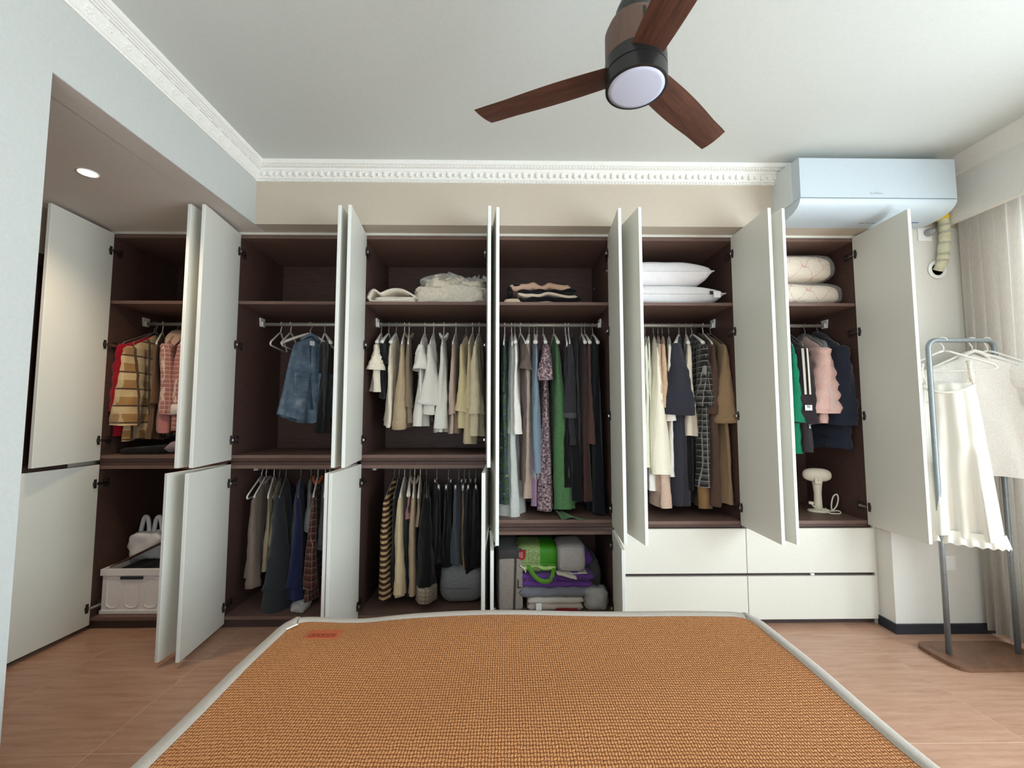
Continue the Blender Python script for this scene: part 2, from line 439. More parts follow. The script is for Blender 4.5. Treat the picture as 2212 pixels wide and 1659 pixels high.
def carcass(name, label, i, z0, z1, group, floor_t=None, shelf=None, rail=None, fascia_bottom=None, fascia_top=None, top_t=.02, kick=None):
    x0, x1 = BX[i]+.0004, BX[i+1]-.0004
    c = empty(name, ((x0+x1)/2, D, 0)); tag(c, label, 'wardrobe', group)
    ox, oy = c.location.x, c.location.y
    def P(nm, mats, *bx):
        m = MB()
        for q in bx: m.box(q[0]-ox, q[1]-ox, q[2]-oy, q[3]-oy, q[4], q[5], .0008)
        return m.build(nm, mats, c)
    P('side_panel', M_brown, (x0, x0+T, D, YBACK, z0, z1)); P('side_panel', M_brown, (x1-T, x1, D, YBACK, z0, z1))
    P('back_panel', M_brown, (x0+T, x1-T, YBACK-.012, YBACK, z0, z1))
    P('top_panel', M_brownE, (x0+T, x1-T, D+.001, YBACK-.012, z1-top_t, z1))
    zf = floor_t
    P('bottom_panel', M_brownE, (x0+T, x1-T, D+.001, YBACK-.012, zf-.020, zf))
    if fascia_bottom: P('fascia', M_brown, (x0+T, x1-T, D+.006, D+.022, z0+.001, zf-.020))
    if fascia_top: P('fascia', M_brown, (x0+T, x1-T, D+.006, D+.022, z1, fascia_top))
    if kick: P('kick_board', M_kick, (x0, x1, D+.012, D+.03, 0.001, kick))
    if shelf: P('shelf', M_brownE, (x0+T, x1-T, D+.004, YBACK-.012, shelf-.020, shelf))
    if rail:
        r = MB().tube([(x0+T+.004-ox, 2.888-oy, rail), (x1-T-.004-ox, 2.888-oy, rail)], .0125, 12).build('hanging_rail', M_steel, c, True)
        for xx, s in ((x0+T, 1), (x1-T, -1)):
            m = MB()
            m.prism([(-.028, .040), (.028, .040), (.020, -.018), (-.020, -.018)], 'x', 0, s*.010)
            m.box(0, s*.020, -.016, .016, -.018, .016, .003)
            m.build('rail_bracket', M_hang, r, loc=(xx-ox, 2.888-oy, rail))
    return c
ORD = ['leftmost', 'second', 'third', 'fourth', 'fifth', 'rightmost']
WHERE = ['holding the checked jacket and pink coat', 'holding the denim vest', 'holding cream and white tops', 'holding long dresses', 'holding pillows and long coats', 'holding puffer jackets and a steamer']
RZ = 1.887; RZL = .912
UP = []; LO = []
up_ang = [(3.3, .1), (7.4, -2.1), (6.7, -3.4), (6.7, 5.1), (7.4, .7), (7.5, 2.2)]
lo_ang = [(-4.4, 7.2), (4.9, 2.3), (-2.4, .6), (2.7, 7.0)]
for i in range(6):
    tall = i >= 3
    z0 = .982 if i < 3 else (.581 if i == 3 else .573)
    ft = 1.022 if i < 3 else (.626 if i == 3 else .614)
    c = carcass('wardrobe_cabinet', ('brown upper wardrobe unit with open cream doors ' if not tall else 'tall brown wardrobe unit with open cream doors ')+WHERE[i], i, z0, ZT, 'upper wardrobe units', ft, 1.981, RZ, fascia_bottom=True)
    dz0 = .994 if i < 3 else .590
    hz = [1.115, 1.70, 2.29] if i < 3 else [.70, 1.26, 1.79, 2.29]
    for s, a in zip('LR', up_ang[i]): door(c, i, s, dz0, 2.406, a, hz)
    UP.append(c)
LW = ['holding the white crate', 'holding the plaid shirt and navy coat', 'holding the striped knit', 'holding the green bag and purple blanket']
for i in range(4):
    z1 = .960 if i < 3 else .556
    ft = .980 if i < 3 else .579
    c = carcass('wardrobe_base_cabinet', 'brown lower wardrobe unit with open cream doors '+LW[i], i, .03, z1, 'lower wardrobe units', .068, None, RZL if i in (1, 2) else None, fascia_top=ft, kick=.05)
    hz = [.13, .855] if i < 3 else [.11, .48]
    for s, a in zip('LR', lo_ang[i]): door(c, i, s, .028, .967 if i < 3 else .566, a, hz)
    LO.append(c)
for i in (4, 5):
    x0, x1 = BX[i]+.0004, BX[i+1]-.0004
    if i == 4: x0 += .004
    c = empty('drawer_cabinet', ((x0+x1)/2, D, 0))
    tag(c, 'white two drawer unit below the '+('pillows and long coats' if i == 4 else 'puffer jackets and steamer'), 'drawers', 'white drawer units')
    ox = c.location.x
    def B(nm, m_, *q): return MB().box(q[0]-ox, q[1]-ox, q[2]-D, q[3]-D, q[4], q[5], q[6] if len(q) > 6 else .001).build(nm, m_, c)
    B('side_panel', M_brown, x0, x0+T, D+.002, YBACK, .03, .572); B('side_panel', M_brown, x1-T, x1, D+.002, YBACK, .03, .572)
    B('back_panel', M_brown, x0+T, x1-T, YBACK-.012, YBACK, .03, .572)
    B('bottom_panel', M_brown, x0+T, x1-T, D+.002, YBACK-.012, .03, .05); B('grip_rail', M_kick, x0+T, x1-T, D+.004, D+.02, .27, .33)
    B('kick_board', M_kick, x0, x1, D+.012, D+.03, .001, .032)
    B('drawer', M_door, x0+.0015, x1-.0015, D-.020, D, .308, .572, .0015); B('drawer', M_door, x0+.0015, x1-.0015, D-.020, D, .036, .289, .0015)
# cream filler strip between the carcasses and the lowered ceiling
struct(MB().box(BX[0]-.02, BX[6]+.012, D-.002, D+.02, ZT+.004, ZS).build('trim_6', M_door))
struct(MB().box(BX[6], 2.272, D-.010, D+.05, 0, ZS).build('trim_7', M_door))
# small white latch between the right drawers
p = atY(1758, 1242, 2.60)
tag(MB().box(-.012, .012, -.004, .014, -.006, .006, .003).build('drawer_latch', M_white, loc=(p.x, 2.612, .2965)), 'tiny white latch in the gap between the right drawers', 'latch')
# ------------------------------------------------------------------ bed and mat
ZB = .50
bxl, bxr, byf, byn = -.83, .965, 1.685, -.33
M_quilt = fab('mattress_cloth', rgb(205, 198, 188))
bed = empty('bed', ((bxl+bxr)/2, (byf+byn)/2, 0)); tag(bed, 'low double bed under the woven tan sleeping mat', 'bed')
ox, oy = bed.location.x, bed.location.y
M_bedw = wood('bed_frame_wood', rgb(92, 62, 44), rgb(118, 82, 58))
MB().box(bxl+.03-ox, bxr-.03-ox, byn+.02-oy, byf-.05-oy, .10, .27, .01).build('bed_base', M_bedw, bed)
for sx in (bxl+.10, bxr-.16):
    for sy in (byn+.06, byf-.16): MB().box(sx-ox, sx+.06-ox, sy-oy, sy+.06-oy, 0, .10, .004).build('leg', M_bedw, bed)
MB().box(bxl+.015-ox, bxr-.015-ox, byn+.01-oy, byf-.02-oy, .27, .487, .035).build('mattress', M_quilt, bed, 'auto')
# mat with wavy surface
def matz(x, y):
    z = .0025*sin(x*7+y*5)+.002*sin(y*13-x*3)+.004*noise.noise((x*2.3, y*2.3, 1))
    ey = (byf-y)
    z += .016*exp(-((x-.05)/.55)**2)*exp(-(ey/.22)**2)          # far edge lies slightly proud in the middle
    z += -.010*exp(-((x+.55)/.12)**2)*exp(-(ey/.10)**2)
    d = max(0, abs(x-(bxl+bxr)/2)-(bxr-bxl)/2+.05)
    z -= 3.0*d*d
    z -= 3.5*max(0, .05-ey)**2
    return ZB+.004+z
def matgrid(x0, x1, y0, y1, dz, nx, ny, corner=.09):
    m = MB(); vs = []; fs = []
    def P(i, j):
        x = x0+(x1-x0)*i/nx; y = y0+(y1-y0)*j/ny
        # rounded far corners
        for cx, s in ((bxl, 1), (bxr, -1)):
            ax = (x-cx)*s; ay = byf-y
            if ax < corner and ay < corner:
                dx, dy = corner-ax, corner-ay; L = max(dx, dy); R = sqrt(dx*dx+dy*dy)
                if R > 1e-6:
                    kk = L/R; dx, dy = dx*kk, dy*kk
                    x = cx+s*(corner-dx); y = byf-(corner-dy)
        return x, y
    return P
M_mat = NT('woven_rattan_mat'); k = M_mat
v = k.coord((1, 1, 1), (0, 0, 0))
def weave(fx, fy):
    sp = k.n('SeparateXYZ'); k.l(v, sp.inputs[0]); wob = k.noise(v, 46, 2)
    uu = k.math('ADD', k.math('MULTIPLY', sp.outputs['X'], fx), k.math('MULTIPLY', wob, .9)); vv = k.math('ADD', k.math('MULTIPLY', sp.outputs['Y'], fy), k.math('MULTIPLY', wob, .9))
    par = k.math('FLOORED_MODULO', k.math('ADD', k.math('FLOOR', uu), k.math('FLOOR', vv)), 2.0)
    a_ = k.math('ABSOLUTE', k.math('SINE', k.math('MULTIPLY', uu, pi))); b_ = k.math('ABSOLUTE', k.math('SINE', k.math('MULTIPLY', vv, pi)))
    def lerp(t, p, q): return k.math('ADD', k.math('MULTIPLY', p, k.math('SUBTRACT', 1.0, t)), k.math('MULTIPLY', q, t))
    h = k.math('MULTIPLY', lerp(par, a_, b_), k.math('ADD', .55, k.math('MULTIPLY', lerp(par, b_, a_), .45)))
    return h
hw_ = weave(135, 92)
nz = k.noise(v, 7, 4); nf = k.noise(v, 140, 3)
c = k.ramp(hw_, [(.08, rgb(108, 58, 26)), (.40, rgb(186, 120, 70)), (.85, rgb(222, 160, 106))])
c = k.mix(k.math('MULTIPLY', nz, .30), c, rgb(160, 96, 50))
c = k.mix(k.math('MULTIPLY', nf, .30), c, rgb(132, 78, 40))
k.base(c); k.rough(.62); k.spec(.3); k.bump(hw_, .8, .004)
M_mat = k.mat
M_border = fab('grey_mat_border', rgb(178, 168, 158), 420)
bw = .048
def grid(fn, nx, ny):
    m = MB(); vs = [fn(i, j) for j in range(ny+1) for i in range(nx+1)]
    fs = [(j*(nx+1)+i, j*(nx+1)+i+1, (j+1)*(nx+1)+i+1, (j+1)*(nx+1)+i) for j in range(ny) for i in range(nx)]
    return m.add(vs, fs)
mt = empty('sleeping_mat', (0, 0, ZB)); tag(mt, 'tan woven rattan sleeping mat with grey cloth border on the bed', 'mat')
CR = .10
def mp_(x, y):
    for cx, s in ((bxl, 1), (bxr, -1)):
        ax = (x-cx)*s; ay = byf-y
        if ax < CR and ay < CR:
            dx, dy = CR-ax, CR-ay; L = max(dx, dy); R = sqrt(dx*dx+dy*dy)
            if R > 1e-6: dx, dy = dx*L/R, dy*L/R; x = cx+s*(CR-dx); y = byf-(CR-dy)
    return x, y
def mfn(x0, x1, y0, y1, nx, ny, dz):
    def fn(i, j):
        x, y = mp_(x0+(x1-x0)*i/nx, y0+(y1-y0)*j/ny)
        return (x, y, matz(x, y)-ZB+dz)
    return fn
NX, NY = 72, 64
grid(mfn(bxl+bw*.9, bxr-bw*.9, byn, byf-bw*.9, NX, NY, 0), NX, NY).build('woven_sheet', M_mat, mt, True)
def bfn(side):
    n = 70; w6 = 6
    def fn(i, j):
        t = i/n; q = j/w6
        if side == 'L': x, y = bxl+bw*q, byn+(byf-byn)*t
        elif side == 'R': x, y = bxr-bw*q, byn+(byf-byn)*t
        else: x, y = bxl+bw+(bxr-bxl-2*bw)*t, byf-bw*q
        x, y = mp_(x, y)
        return (x, y, matz(x, y)-ZB+.0045+.0035*sin(pi*min(1, max(0, q)))-(.004 if j == w6 else 0)-(.012 if j == 0 else 0))
    return grid(fn, n, w6)
for s in 'LRF': bfn(s).build('cloth_border', M_border, mt, True)
# orange-red leather patch with dark script and the little white tags
p = atZ(699, 1371, ZB+.006)
kk = NT('red_patch'); v = kk.coord(); sp = kk.n('SeparateXYZ'); kk.l(v, sp.inputs[0])
kk.base(rgb(178, 88, 50)); kk.rough(.6); M_patch = kk.mat
pt = MB().box(-.055, .055, -.028, .028, 0, .0035, .001).build('leather_patch', M_patch, mt, loc=(p.x, p.y, p.z-ZB-.001)); pt['label'] = 'orange red stitched patch'
m = MB(); rnd = random.Random(4)
m.box(-.045, .045, -.021, -.0195, .0035, .0042).box(-.045, .045, -.0005, .001, .0035, .0042).box(-.045, -.0435, -.021, .001, .0035, .0042).box(.0435, .045, -.021, .001, .0035, .0042)
for q in range(5):
    x = -.036+q*.0165
    m.box(x, x+.0018, -.017, -.004, .0035, .0042).box(x, x+.011, -.0115, -.0098, .0035, .0042).box(x+.008, x+.0098, -.017, -.004, .0035, .0042).box(x, x+.011, -.006, -.0045, .0035, .0042)
m.build('stamped_lettering', plain('stamp_dark', rgb(132, 48, 22), .6), pt)
a = atZ(632, 1351, ZB+.012); 
MB().box(-.004, .004, -.022, .022, 0, .003, .001).build('white_tag', M_white, mt, loc=(a.x, a.y-.005, a.z-ZB-.003), rot=(0, 0, radians(-32)))

# ------------------------------------------------------------------ ceiling fan
fx, fy, fz = .391, 1.194, 2.25
fan = empty('ceiling_fan', (fx, fy, ZC)); tag(fan, 'three-blade dark wood ceiling fan with round white lamp', 'ceiling fan')
o_ = fz-ZC
M_fwood = wood('fan_walnut', rgb(52, 30, 24), rgb(104, 66, 50), (1, 12, 12), 5, .5, .1)
M_fbody = wood('fan_body_brown', rgb(88, 66, 56), rgb(106, 82, 70), (20, 20, 1), 6, .5, .05)
M_fblk = plain('fan_black', rgb(30, 30, 31), .35)
MB().lathe([(.006, 0), (.065, 0), (.065, -.028), (.048, -.055), (.020, -.062), (.0001, -.062)][1:], n=28).build('canopy', M_fblk, fan, 'auto')
MB().lathe([(.012, -.05), (.012, o_+.20)], n=14).build('down_rod', M_fblk, fan, True)
MB().lathe([(.030, o_+.207), (.055, o_+.205), (.078, o_+.198), (.0895, o_+.172), (.0895, o_+.075), (.0895, o_+.070)], n=40).build('motor_housing', M_fbody, fan, 'auto')
MB().lathe([(.014, o_+.29), (.044, o_+.272), (.056, o_+.245), (.056, o_+.205)], n=28).build('coupling_cover', M_fblk, fan, 'auto')
for q in range(3):
    a = radians(150+120*q)
    MB().box(.0885, .0915, -.004, .004, o_+.10, o_+.175, .001).build('vent_slot', M_fblk, fan, rot=(0, 0, a))
MB().lathe([(.0905, o_+.085), (.0905, o_+.047), (.088, o_+.046), (.088, o_+.043), (.0905, o_+.042), (.0905, o_+.002), (.087, o_), (.083, o_)], n=48, cap1=False).build('lamp_ring', M_fblk, fan, 'auto')
kk = NT('fan_lamp_acrylic'); kk.base(rgb(200, 205, 226)); kk.rough(.35)
MB().lathe([(.0835, o_+.006), (.0835, o_+.001), (.070, o_-.0015), (.0001, o_-.002)], n=48).build('lamp_cover', kk.mat, fan, True)
for q, ang in enumerate((156.0, 39.5, -82.0)):
    m = MB(); rs = []
    for t in range(13):
        s = t/12; x = .070+.445*s
        hw = .048+.006*sin(pi*min(1, s*1.3))+.002*s
        if t == 12: hw *= .97
        tilt = radians(7)
        ring = []
        for (uu, hh) in ((-1, 0), (-.5, .004), (0, .0055), (.5, .004), (1, 0), (.5, -.004), (0, -.0055), (-.5, -.004)):
            yy = uu*hw*(1 if s < .97 else 1); zz = hh
            ring.append((x+(.010*uu if t == 12 else 0), yy*cos(tilt)-zz*sin(tilt), yy*sin(tilt)*-1+zz*cos(tilt)))
        rs.append(ring)
    m.rings(rs).build('blade', M_fwood, fan, 'auto', loc=(0, 0, o_+.062), rot=(0, 0, radians(ang)))

# ------------------------------------------------------------------ split air conditioner
ac = empty('air_conditioner', (2.118, YB, 2.42)); tag(ac, 'white wall-mounted split air conditioner above the rightmost wardrobe unit', 'air conditioner')
M_ac = plain('ac_white', rgb(192, 203, 210), .38, var=.008); M_acs = plain('ac_side_grey', rgb(214, 218, 218), .45, var=.01)
ax0, ax1 = -.452, .452
front = [(-.222, .072)] + [(-.222+.14*(1-cos(a)), .072-.072*sin(a)) for a in [radians(q) for q in range(8, 91, 8)]] + [(-.02, -.002), (0, -.002)]
poly = front + [(0, .072)]
MB().prism(poly, 'x', ax0, ax1).build('lower_shell', M_ac, ac, 'auto')
MB().prism([(-.224, .076), (-.224, .306), (-.218, .312), (-.03, .316), (-.03, .076)], 'x', ax0+.002, ax1-.002).build('front_panel', M_ac, ac, 'auto')
MB().prism([(-.16, .0725), (-.16, .312), (0, .322), (0, .0725)], 'x', ax0-.006, ax0+.002).build('side_cover', M_acs, ac)
MB().prism([(-.16, .0725), (-.16, .312), (0, .322), (0, .0725)], 'x', ax1-.002, ax1+.006).build('side_cover', M_acs, ac)
MB().box(ax0+.01, ax1-.01, -.032, 0, .08, .318).build('rear_housing', M_acs, ac)
def letters(m, txt, x, z, h, y, t=.0012, sl=0):
    """tiny stroke letters on a plane facing -y"""
    S = {'H': [(0,0,0,1),(1,0,1,1),(0,.5,1,.5)], 'a': [(0,0,1,0),(1,0,1,.6),(0,.6,1,.6),(0,0,0,.35),(0,.35,1,.35)], 'i': [(.5,0,.5,.6),(.5,.8,.5,.9)], 'e': [(0,0,1,0),(0,0,0,.6),(0,.6,1,.6),(1,.3,1,.6),(0,.3,1,.3)], 'r': [(0,0,0,.6),(0,.6,.8,.6)],
         'T': [(.5,0,.5,1),(0,1,1,1)], 'O': [(0,0,0,1),(1,0,1,1),(0,0,1,0),(0,1,1,1)], 'L': [(0,0,0,1),(0,0,1,0)]}
    for ch in txt:
        for (a, b_, c_, d_) in S.get(ch, []):
            m.box(x+min(a, c_)*h*.55-t, x+max(a, c_)*h*.55+t, y-.0012, y+.0004, z+min(b_, d_)*h-t, z+max(b_, d_)*h+t)
        x += h*.8
    return m
m = MB()
for q, hh in enumerate((.010, .006, .009, .012, .006, .006)): m.box(-.050+q*.0125, -.050+q*.0125+.008, -.2252, -.2238, .098, .098+hh)
m.build('printed_mark', plain('ac_print_grey', rgb(168, 178, 184), .5), ac)
M_blue = plain('ac_sticker_blue', rgb(60, 92, 160), .5)
sk = MB().box(-.028, .028, -.0008, .0008, -.011, -.004).box(-.018, .004, -.0008, .0008, .000, .004).box(-.010, .012, -.0008, .0008, .007, .010)
sk.build('energy_sticker', M_blue, ac, loc=(.335, -.088, .0016), rot=(radians(75), 0, 0))
sk = MB().box(-.05, -.02, -.0008, .0008, -.005, .005).box(-.012, .014, -.0008, .0008, -.004, .006).box(.024, .050, -.0008, .0008, -.005, .005)
sk.build('rating_sticker', plain('ac_print_dark', rgb(120, 124, 126), .5), ac, loc=(.06, -.072, .0002), rot=(radians(80), 0, 0))
# refrigerant pipe, wall sleeve, socket with plug
p0 = atY(2018, 480, YB); p1 = atY(2023, 583, YB)
M_tape = plain('pipe_tape', rgb(206, 202, 172), .7, var=.08, nscale=30)
pts = [(p0.x-.005, YB-.05, p0.z+.03), (p0.x, YB-.055, p0.z-.03), (p0.x+.006, YB-.052, p0.z-.10), (p1.x+.003, YB-.045, p1.z+.09), (p1.x, YB-.035, p1.z+.03), (p1.x-.002, YB-.01, p1.z-.005)]
dense = []
for i in range(len(pts)-1):
    for t in range(8): dense.append(Vector(pts[i]).lerp(Vector(pts[i+1]), t/8))
dense.append(Vector(pts[-1]))
pipe = MB().tube(dense, [.026+.002*(1 if (i//3) % 2 else 0) for i in range(len(dense))], 16).build('refrigerant_pipe', M_tape, smooth=True)
tag(pipe, 'thick tape-wrapped pipe running from the air conditioner into the wall', 'pipe')
MB().tube([(p0.x-.006, YB-.052, p0.z+.035), (p0.x-.002, YB-.056, p0.z-.012)], .0295, 16).build('yellow_tape', plain('yellow_tape', rgb(236, 200, 40), .5), pipe, True)
for q in range(5):
    v_ = dense[10+q*5]; t_ = (dense[11+q*5]-dense[9+q*5]).normalized()
    MB().tube([v_-t_*.006, v_+t_*.006], .0291, 16).build('tape_wrap', plain('tape_band_grey', rgb(176, 178, 158), .7), pipe, True)  # darker, greyer tape bands spaced along the pipe
rg = MB(); rs = []
for i in range(25):
    a = 2*pi*i/24; rs.append([(p1.x+cos(a)*(.047+.012*cos(b_)), YB-.006+.006*sin(b_), p1.z+sin(a)*(.047+.012*cos(b_))) for b_ in [2*pi*q/8 for q in range(8)]])
rg.rings(rs, False, False); rg = rg.build('pipe_sleeve', M_white, smooth=True); tag(rg, 'round white wall sleeve around the air conditioner pipe', 'sleeve')
MB().lathe([(.040, 0), (.0001, .0)], n=24).build('dark_hole', M_black, rg, loc=(p1.x, YB-.002, p1.z), rot=(radians(90), 0, 0))
p = atY(1996, 507, YB)
so = empty('wall_socket', (p.x, YB, p.z)); tag(so, 'white wall socket plate just below the air conditioner', 'socket')
MB().box(-.043, .043, -.009, 0, -.043, .043, .004).build('plate', M_white, so)
tag(MB().lathe([(.018, 0), (.023, .004), (.023, .020), (.016, .036), (.007, .045), (.0001, .045)], n=20).build('power_plug', plain('plug_grey', rgb(150, 148, 152), .5), smooth='auto', loc=(p.x+.012, YB-.009, p.z+.006), rot=(radians(90), 0, 0)), 'grey power plug pushed into the wall socket', 'plug')
p = atY(2046, 1215, YB)
so = empty('light_switch', (p.x, YB, p.z)); tag(so, 'white switch plate low on the wall behind the clothes rack', 'switch')
MB().box(-.043, .043, -.009, 0, -.043, .043, .004).build('plate', M_white, so); MB().box(-.030, .030, -.011, -.008, -.032, .032, .003).build('rocker', M_white, so)

# ------------------------------------------------------------------ curtain
M_cur = NT('curtain_linen'); k = M_cur; v = k.coord((1, 1, 1)); n1 = k.noise(k.coord((60, 60, 9)), 4, 4); n2 = k.noise(k.coord((70, 70, 70)), 6, 3)
k.base(k.ramp(k.math('ADD', k.math('MULTIPLY', n1, .6), k.math('MULTIPLY', n2, .4)), [(.33, rgb(182, 174, 166)), (.66, rgb(218, 212, 204))])); k.rough(.95); k.spec(.1); k.bump(n1, .4, .003)
tl_ = k.n('BsdfTranslucent'); tl_.inputs[0].default_value = rgb(216, 210, 202); mx_ = k.n('MixShader'); mx_.inputs[0].default_value = .5
k.l(k.p.outputs[0], mx_.inputs[1]); k.l(tl_.outputs[0], mx_.inputs[2]); k.l(mx_.outputs[0], k.out.inputs[0])
M_cur = k.mat
ny, nzc = 300, 24
def cfn(i, j):
    s = i/ny; y = 2.498-.84*s; t = j/nzc
    amp = .026+.010*t
    ph = s*2*pi*14+.8*sin(s*9)+.35*t*sin(s*23)
    x = 2.795 + amp*sin(ph) + .010*sin(ph*2+1) + .012*t*sin(s*31)
    z = ZS+.05-(ZS+.05-.03)*t + (.010*sin(s*14) if j == nzc else 0)
    return (x-2.795, y-2.06+.012*cos(ph)*t, z)
cu = grid(cfn, ny, nzc).build('curtain', M_cur, smooth=True, loc=(2.795, 2.06, 0)); tag(cu, 'heavy beige linen curtain hanging in folds below the pelmet', 'curtain')
# ------------------------------------------------------------------ hanging clothes
YR = 2.888
def sleeve_rings(side, W, zs, L, rx0, rx1, ry0, ry1, out, xo, seed, puff=0, bend=0.0, n=18, nt=26):
    rnd = random.Random(seed); ph = rnd.uniform(0, 6.28); rs = []
    for i in range(nt+1):
        t = i/nt
        yc = side*(W-.035 + out*(t**.8) + bend*sin(pi*t)); zc = zs+.004-.012*0-L*t; xc = xo*t+.004*sin(5*t+ph)
        rx = rx0+(rx1-rx0)*t; ry = ry0+(ry1-ry0)*t
        if i == 0: rx *= .7; ry *= .7
        if puff:
            q = abs(sin(pi*(zc/puff))); rx *= 1+.22*q; ry *= 1+.14*q
        ring = []
        for kk in range(n):
            a = 2*pi*kk/n
            w_ = 1+.10*sin(3*a+ph+4*t)+.06*sin(5*a-2*ph+7*t)+.16*noise.noise((cos(a)*1.3+seed, sin(a)*1.3, t*9))
            ring.append((xc+rx*w_*cos(a), yc+ry*w_*sin(a), zc+.008*sin(a)*side*-1*(1-t)+.006*sin(a+ph)*t))
        rs.append(ring)
    return rs
def body_mesh(m, W, Wh, zn, slope, L, tb0, tb1, seed, nf=3.0, amp=.012, puff=0, hem=0.0, top_w=None, nu=26, nt=40, skew=0.0, vhem=0.0):
    rnd = random.Random(seed); ph = rnd.uniform(0, 6.28); ph2 = rnd.uniform(0, 6.28)
    rs = []; N = 2*nu
    for i in range(nt+1):
        t = i/nt; ring = []
        for kk in range(N):
            a = 2*pi*kk/N; uu = cos(a); sd = sin(a)
            w_ = W+(Wh-W)*(t**.9)
            zs = zn-slope*abs(uu)*W*1.0
            zh = zn-L+hem*uu+vhem*abs(uu) + .006*sin(uu*5+ph)
            z = zs*(1-t)+zh*t
            th = tb0+(tb1-tb0)*t
            th *= (.35 if i == 0 else (.8 if i == 1 else 1))
            if puff: th *= .85+.35*abs(sin(pi*z/puff))
            s_ = (abs(sd)**.75)*(1 if sd >= 0 else -1)
            f = amp*t*(sin(nf*uu*pi+ph)+.5*sin(2.1*nf*uu*pi+ph2)) + .004*sin(nf*3*uu+ph+6*t)
            x = s_*th*(1+.25*sin(4*uu+ph2+3*t)) + f + skew*t
            nn = noise.noise((uu*w_*16+seed, z*7, sd*1.5+seed))+.6*noise.noise((uu*w_*34, z*22+seed, sd*2))
            x += .0055*nn*min(1, t*6)
            ring.append((x, uu*w_, z))
        rs.append(ring)
    m.rings(rs, False, False)
    top = len(m.v)-len(rs)*N
    for kk in range(1, nu):          # close the shoulder line
        m.f.append((top+kk, top+kk+1 if kk+1 < N else top, top+N-kk-1, top+N-kk)); m.m.append(m.mi)
    return m

HANG = {}
def hanger_mesh(kind):
    """two meshes: frame and hook; local origin on the rail axis"""
    if kind in HANG: return HANG[kind]
    arc = [(0, .0155*sin(a), .0155*cos(a)) for a in [radians(q) for q in range(-100, 131, 22)]]
    arc = [(0, y, z) for (_, y, z) in arc]
    hk = arc + [(0, .006, -.026), (0, 0, -.036), (0, 0, -.062)]
    rw = .0022 if kind in ('wire', 'clip') else .0032
    h = MB().tube(hk, rw, 6)
    f = MB()
    if kind == 'wire':
        f.tube([(0, 0, -.055), (0, .02, -.066), (0, .18, -.152), (0, .193, -.164), (0, .18, -.170), (0, 0, -.170), (0, -.18, -.170), (0, -.193, -.164), (0, -.18, -.152), (0, -.02, -.066), (0, 0, -.055)], .0022, 6)
    elif kind == 'clip':
        f.tube([(0, -.15, -.10), (0, 0, -.10), (0, .15, -.10)], .003, 6).tube([(0, 0, -.055), (0, 0, -.10)], .0026, 6)
        for s in (-1, 1): f.box(-.007, .007, s*.12-.010, s*.12+.010, -.135, -.096, .002)
    elif kind == 'wide':
        for s in (-1, 1):
            rs = []
            for t in range(10):
                q = t/9; y = s*.188*q; z = -.062-.090*q**1.15; hh = .008+.004*q; ww = .005+.008*q**1.5
                rs.append([(ww*cos(a), y, z+hh*sin(a)) for a in [2*pi*j/8 for j in range(8)]])
            f.rings(rs)
    else:
        f.tube([(0, 0, -.058), (0, .025, -.066), (0, .16, -.138), (0, .183, -.152), (0, .188, -.164), (0, .176, -.172), (0, 0, -.172), (0, -.176, -.172), (0, -.188, -.164), (0, -.183, -.152), (0, -.16, -.138), (0, -.025, -.066), (0, 0, -.058)], .0055, 8)
    mt_ = {'wire': M_wire, 'clip': M_wire}.get(kind, M_hang)
    HANG[kind] = (f.build('hanger_frame_source', mt_, smooth=True), h.build('hanger_hook_source', M_wire if kind != 'plastic' else M_hang, smooth=True))
    return HANG[kind]
HSRC = []
def hanger(loc, rz, kind, label, group='clothes hangers', tilt=0.0):
    fr, hk = hanger_mesh(kind)
    o = fr.copy(); o.name = 'clothes_hanger'; COL.objects.link(o); o.location = loc; o.rotation_euler = (0, tilt, rz)
    c = hk.copy(); c.name = 'hook'; COL.objects.link(c); c.parent = o; c.location = (0, 0, 0); c.rotation_euler = (0, 0, 0)
    return tag(o, label, 'hanger', group)

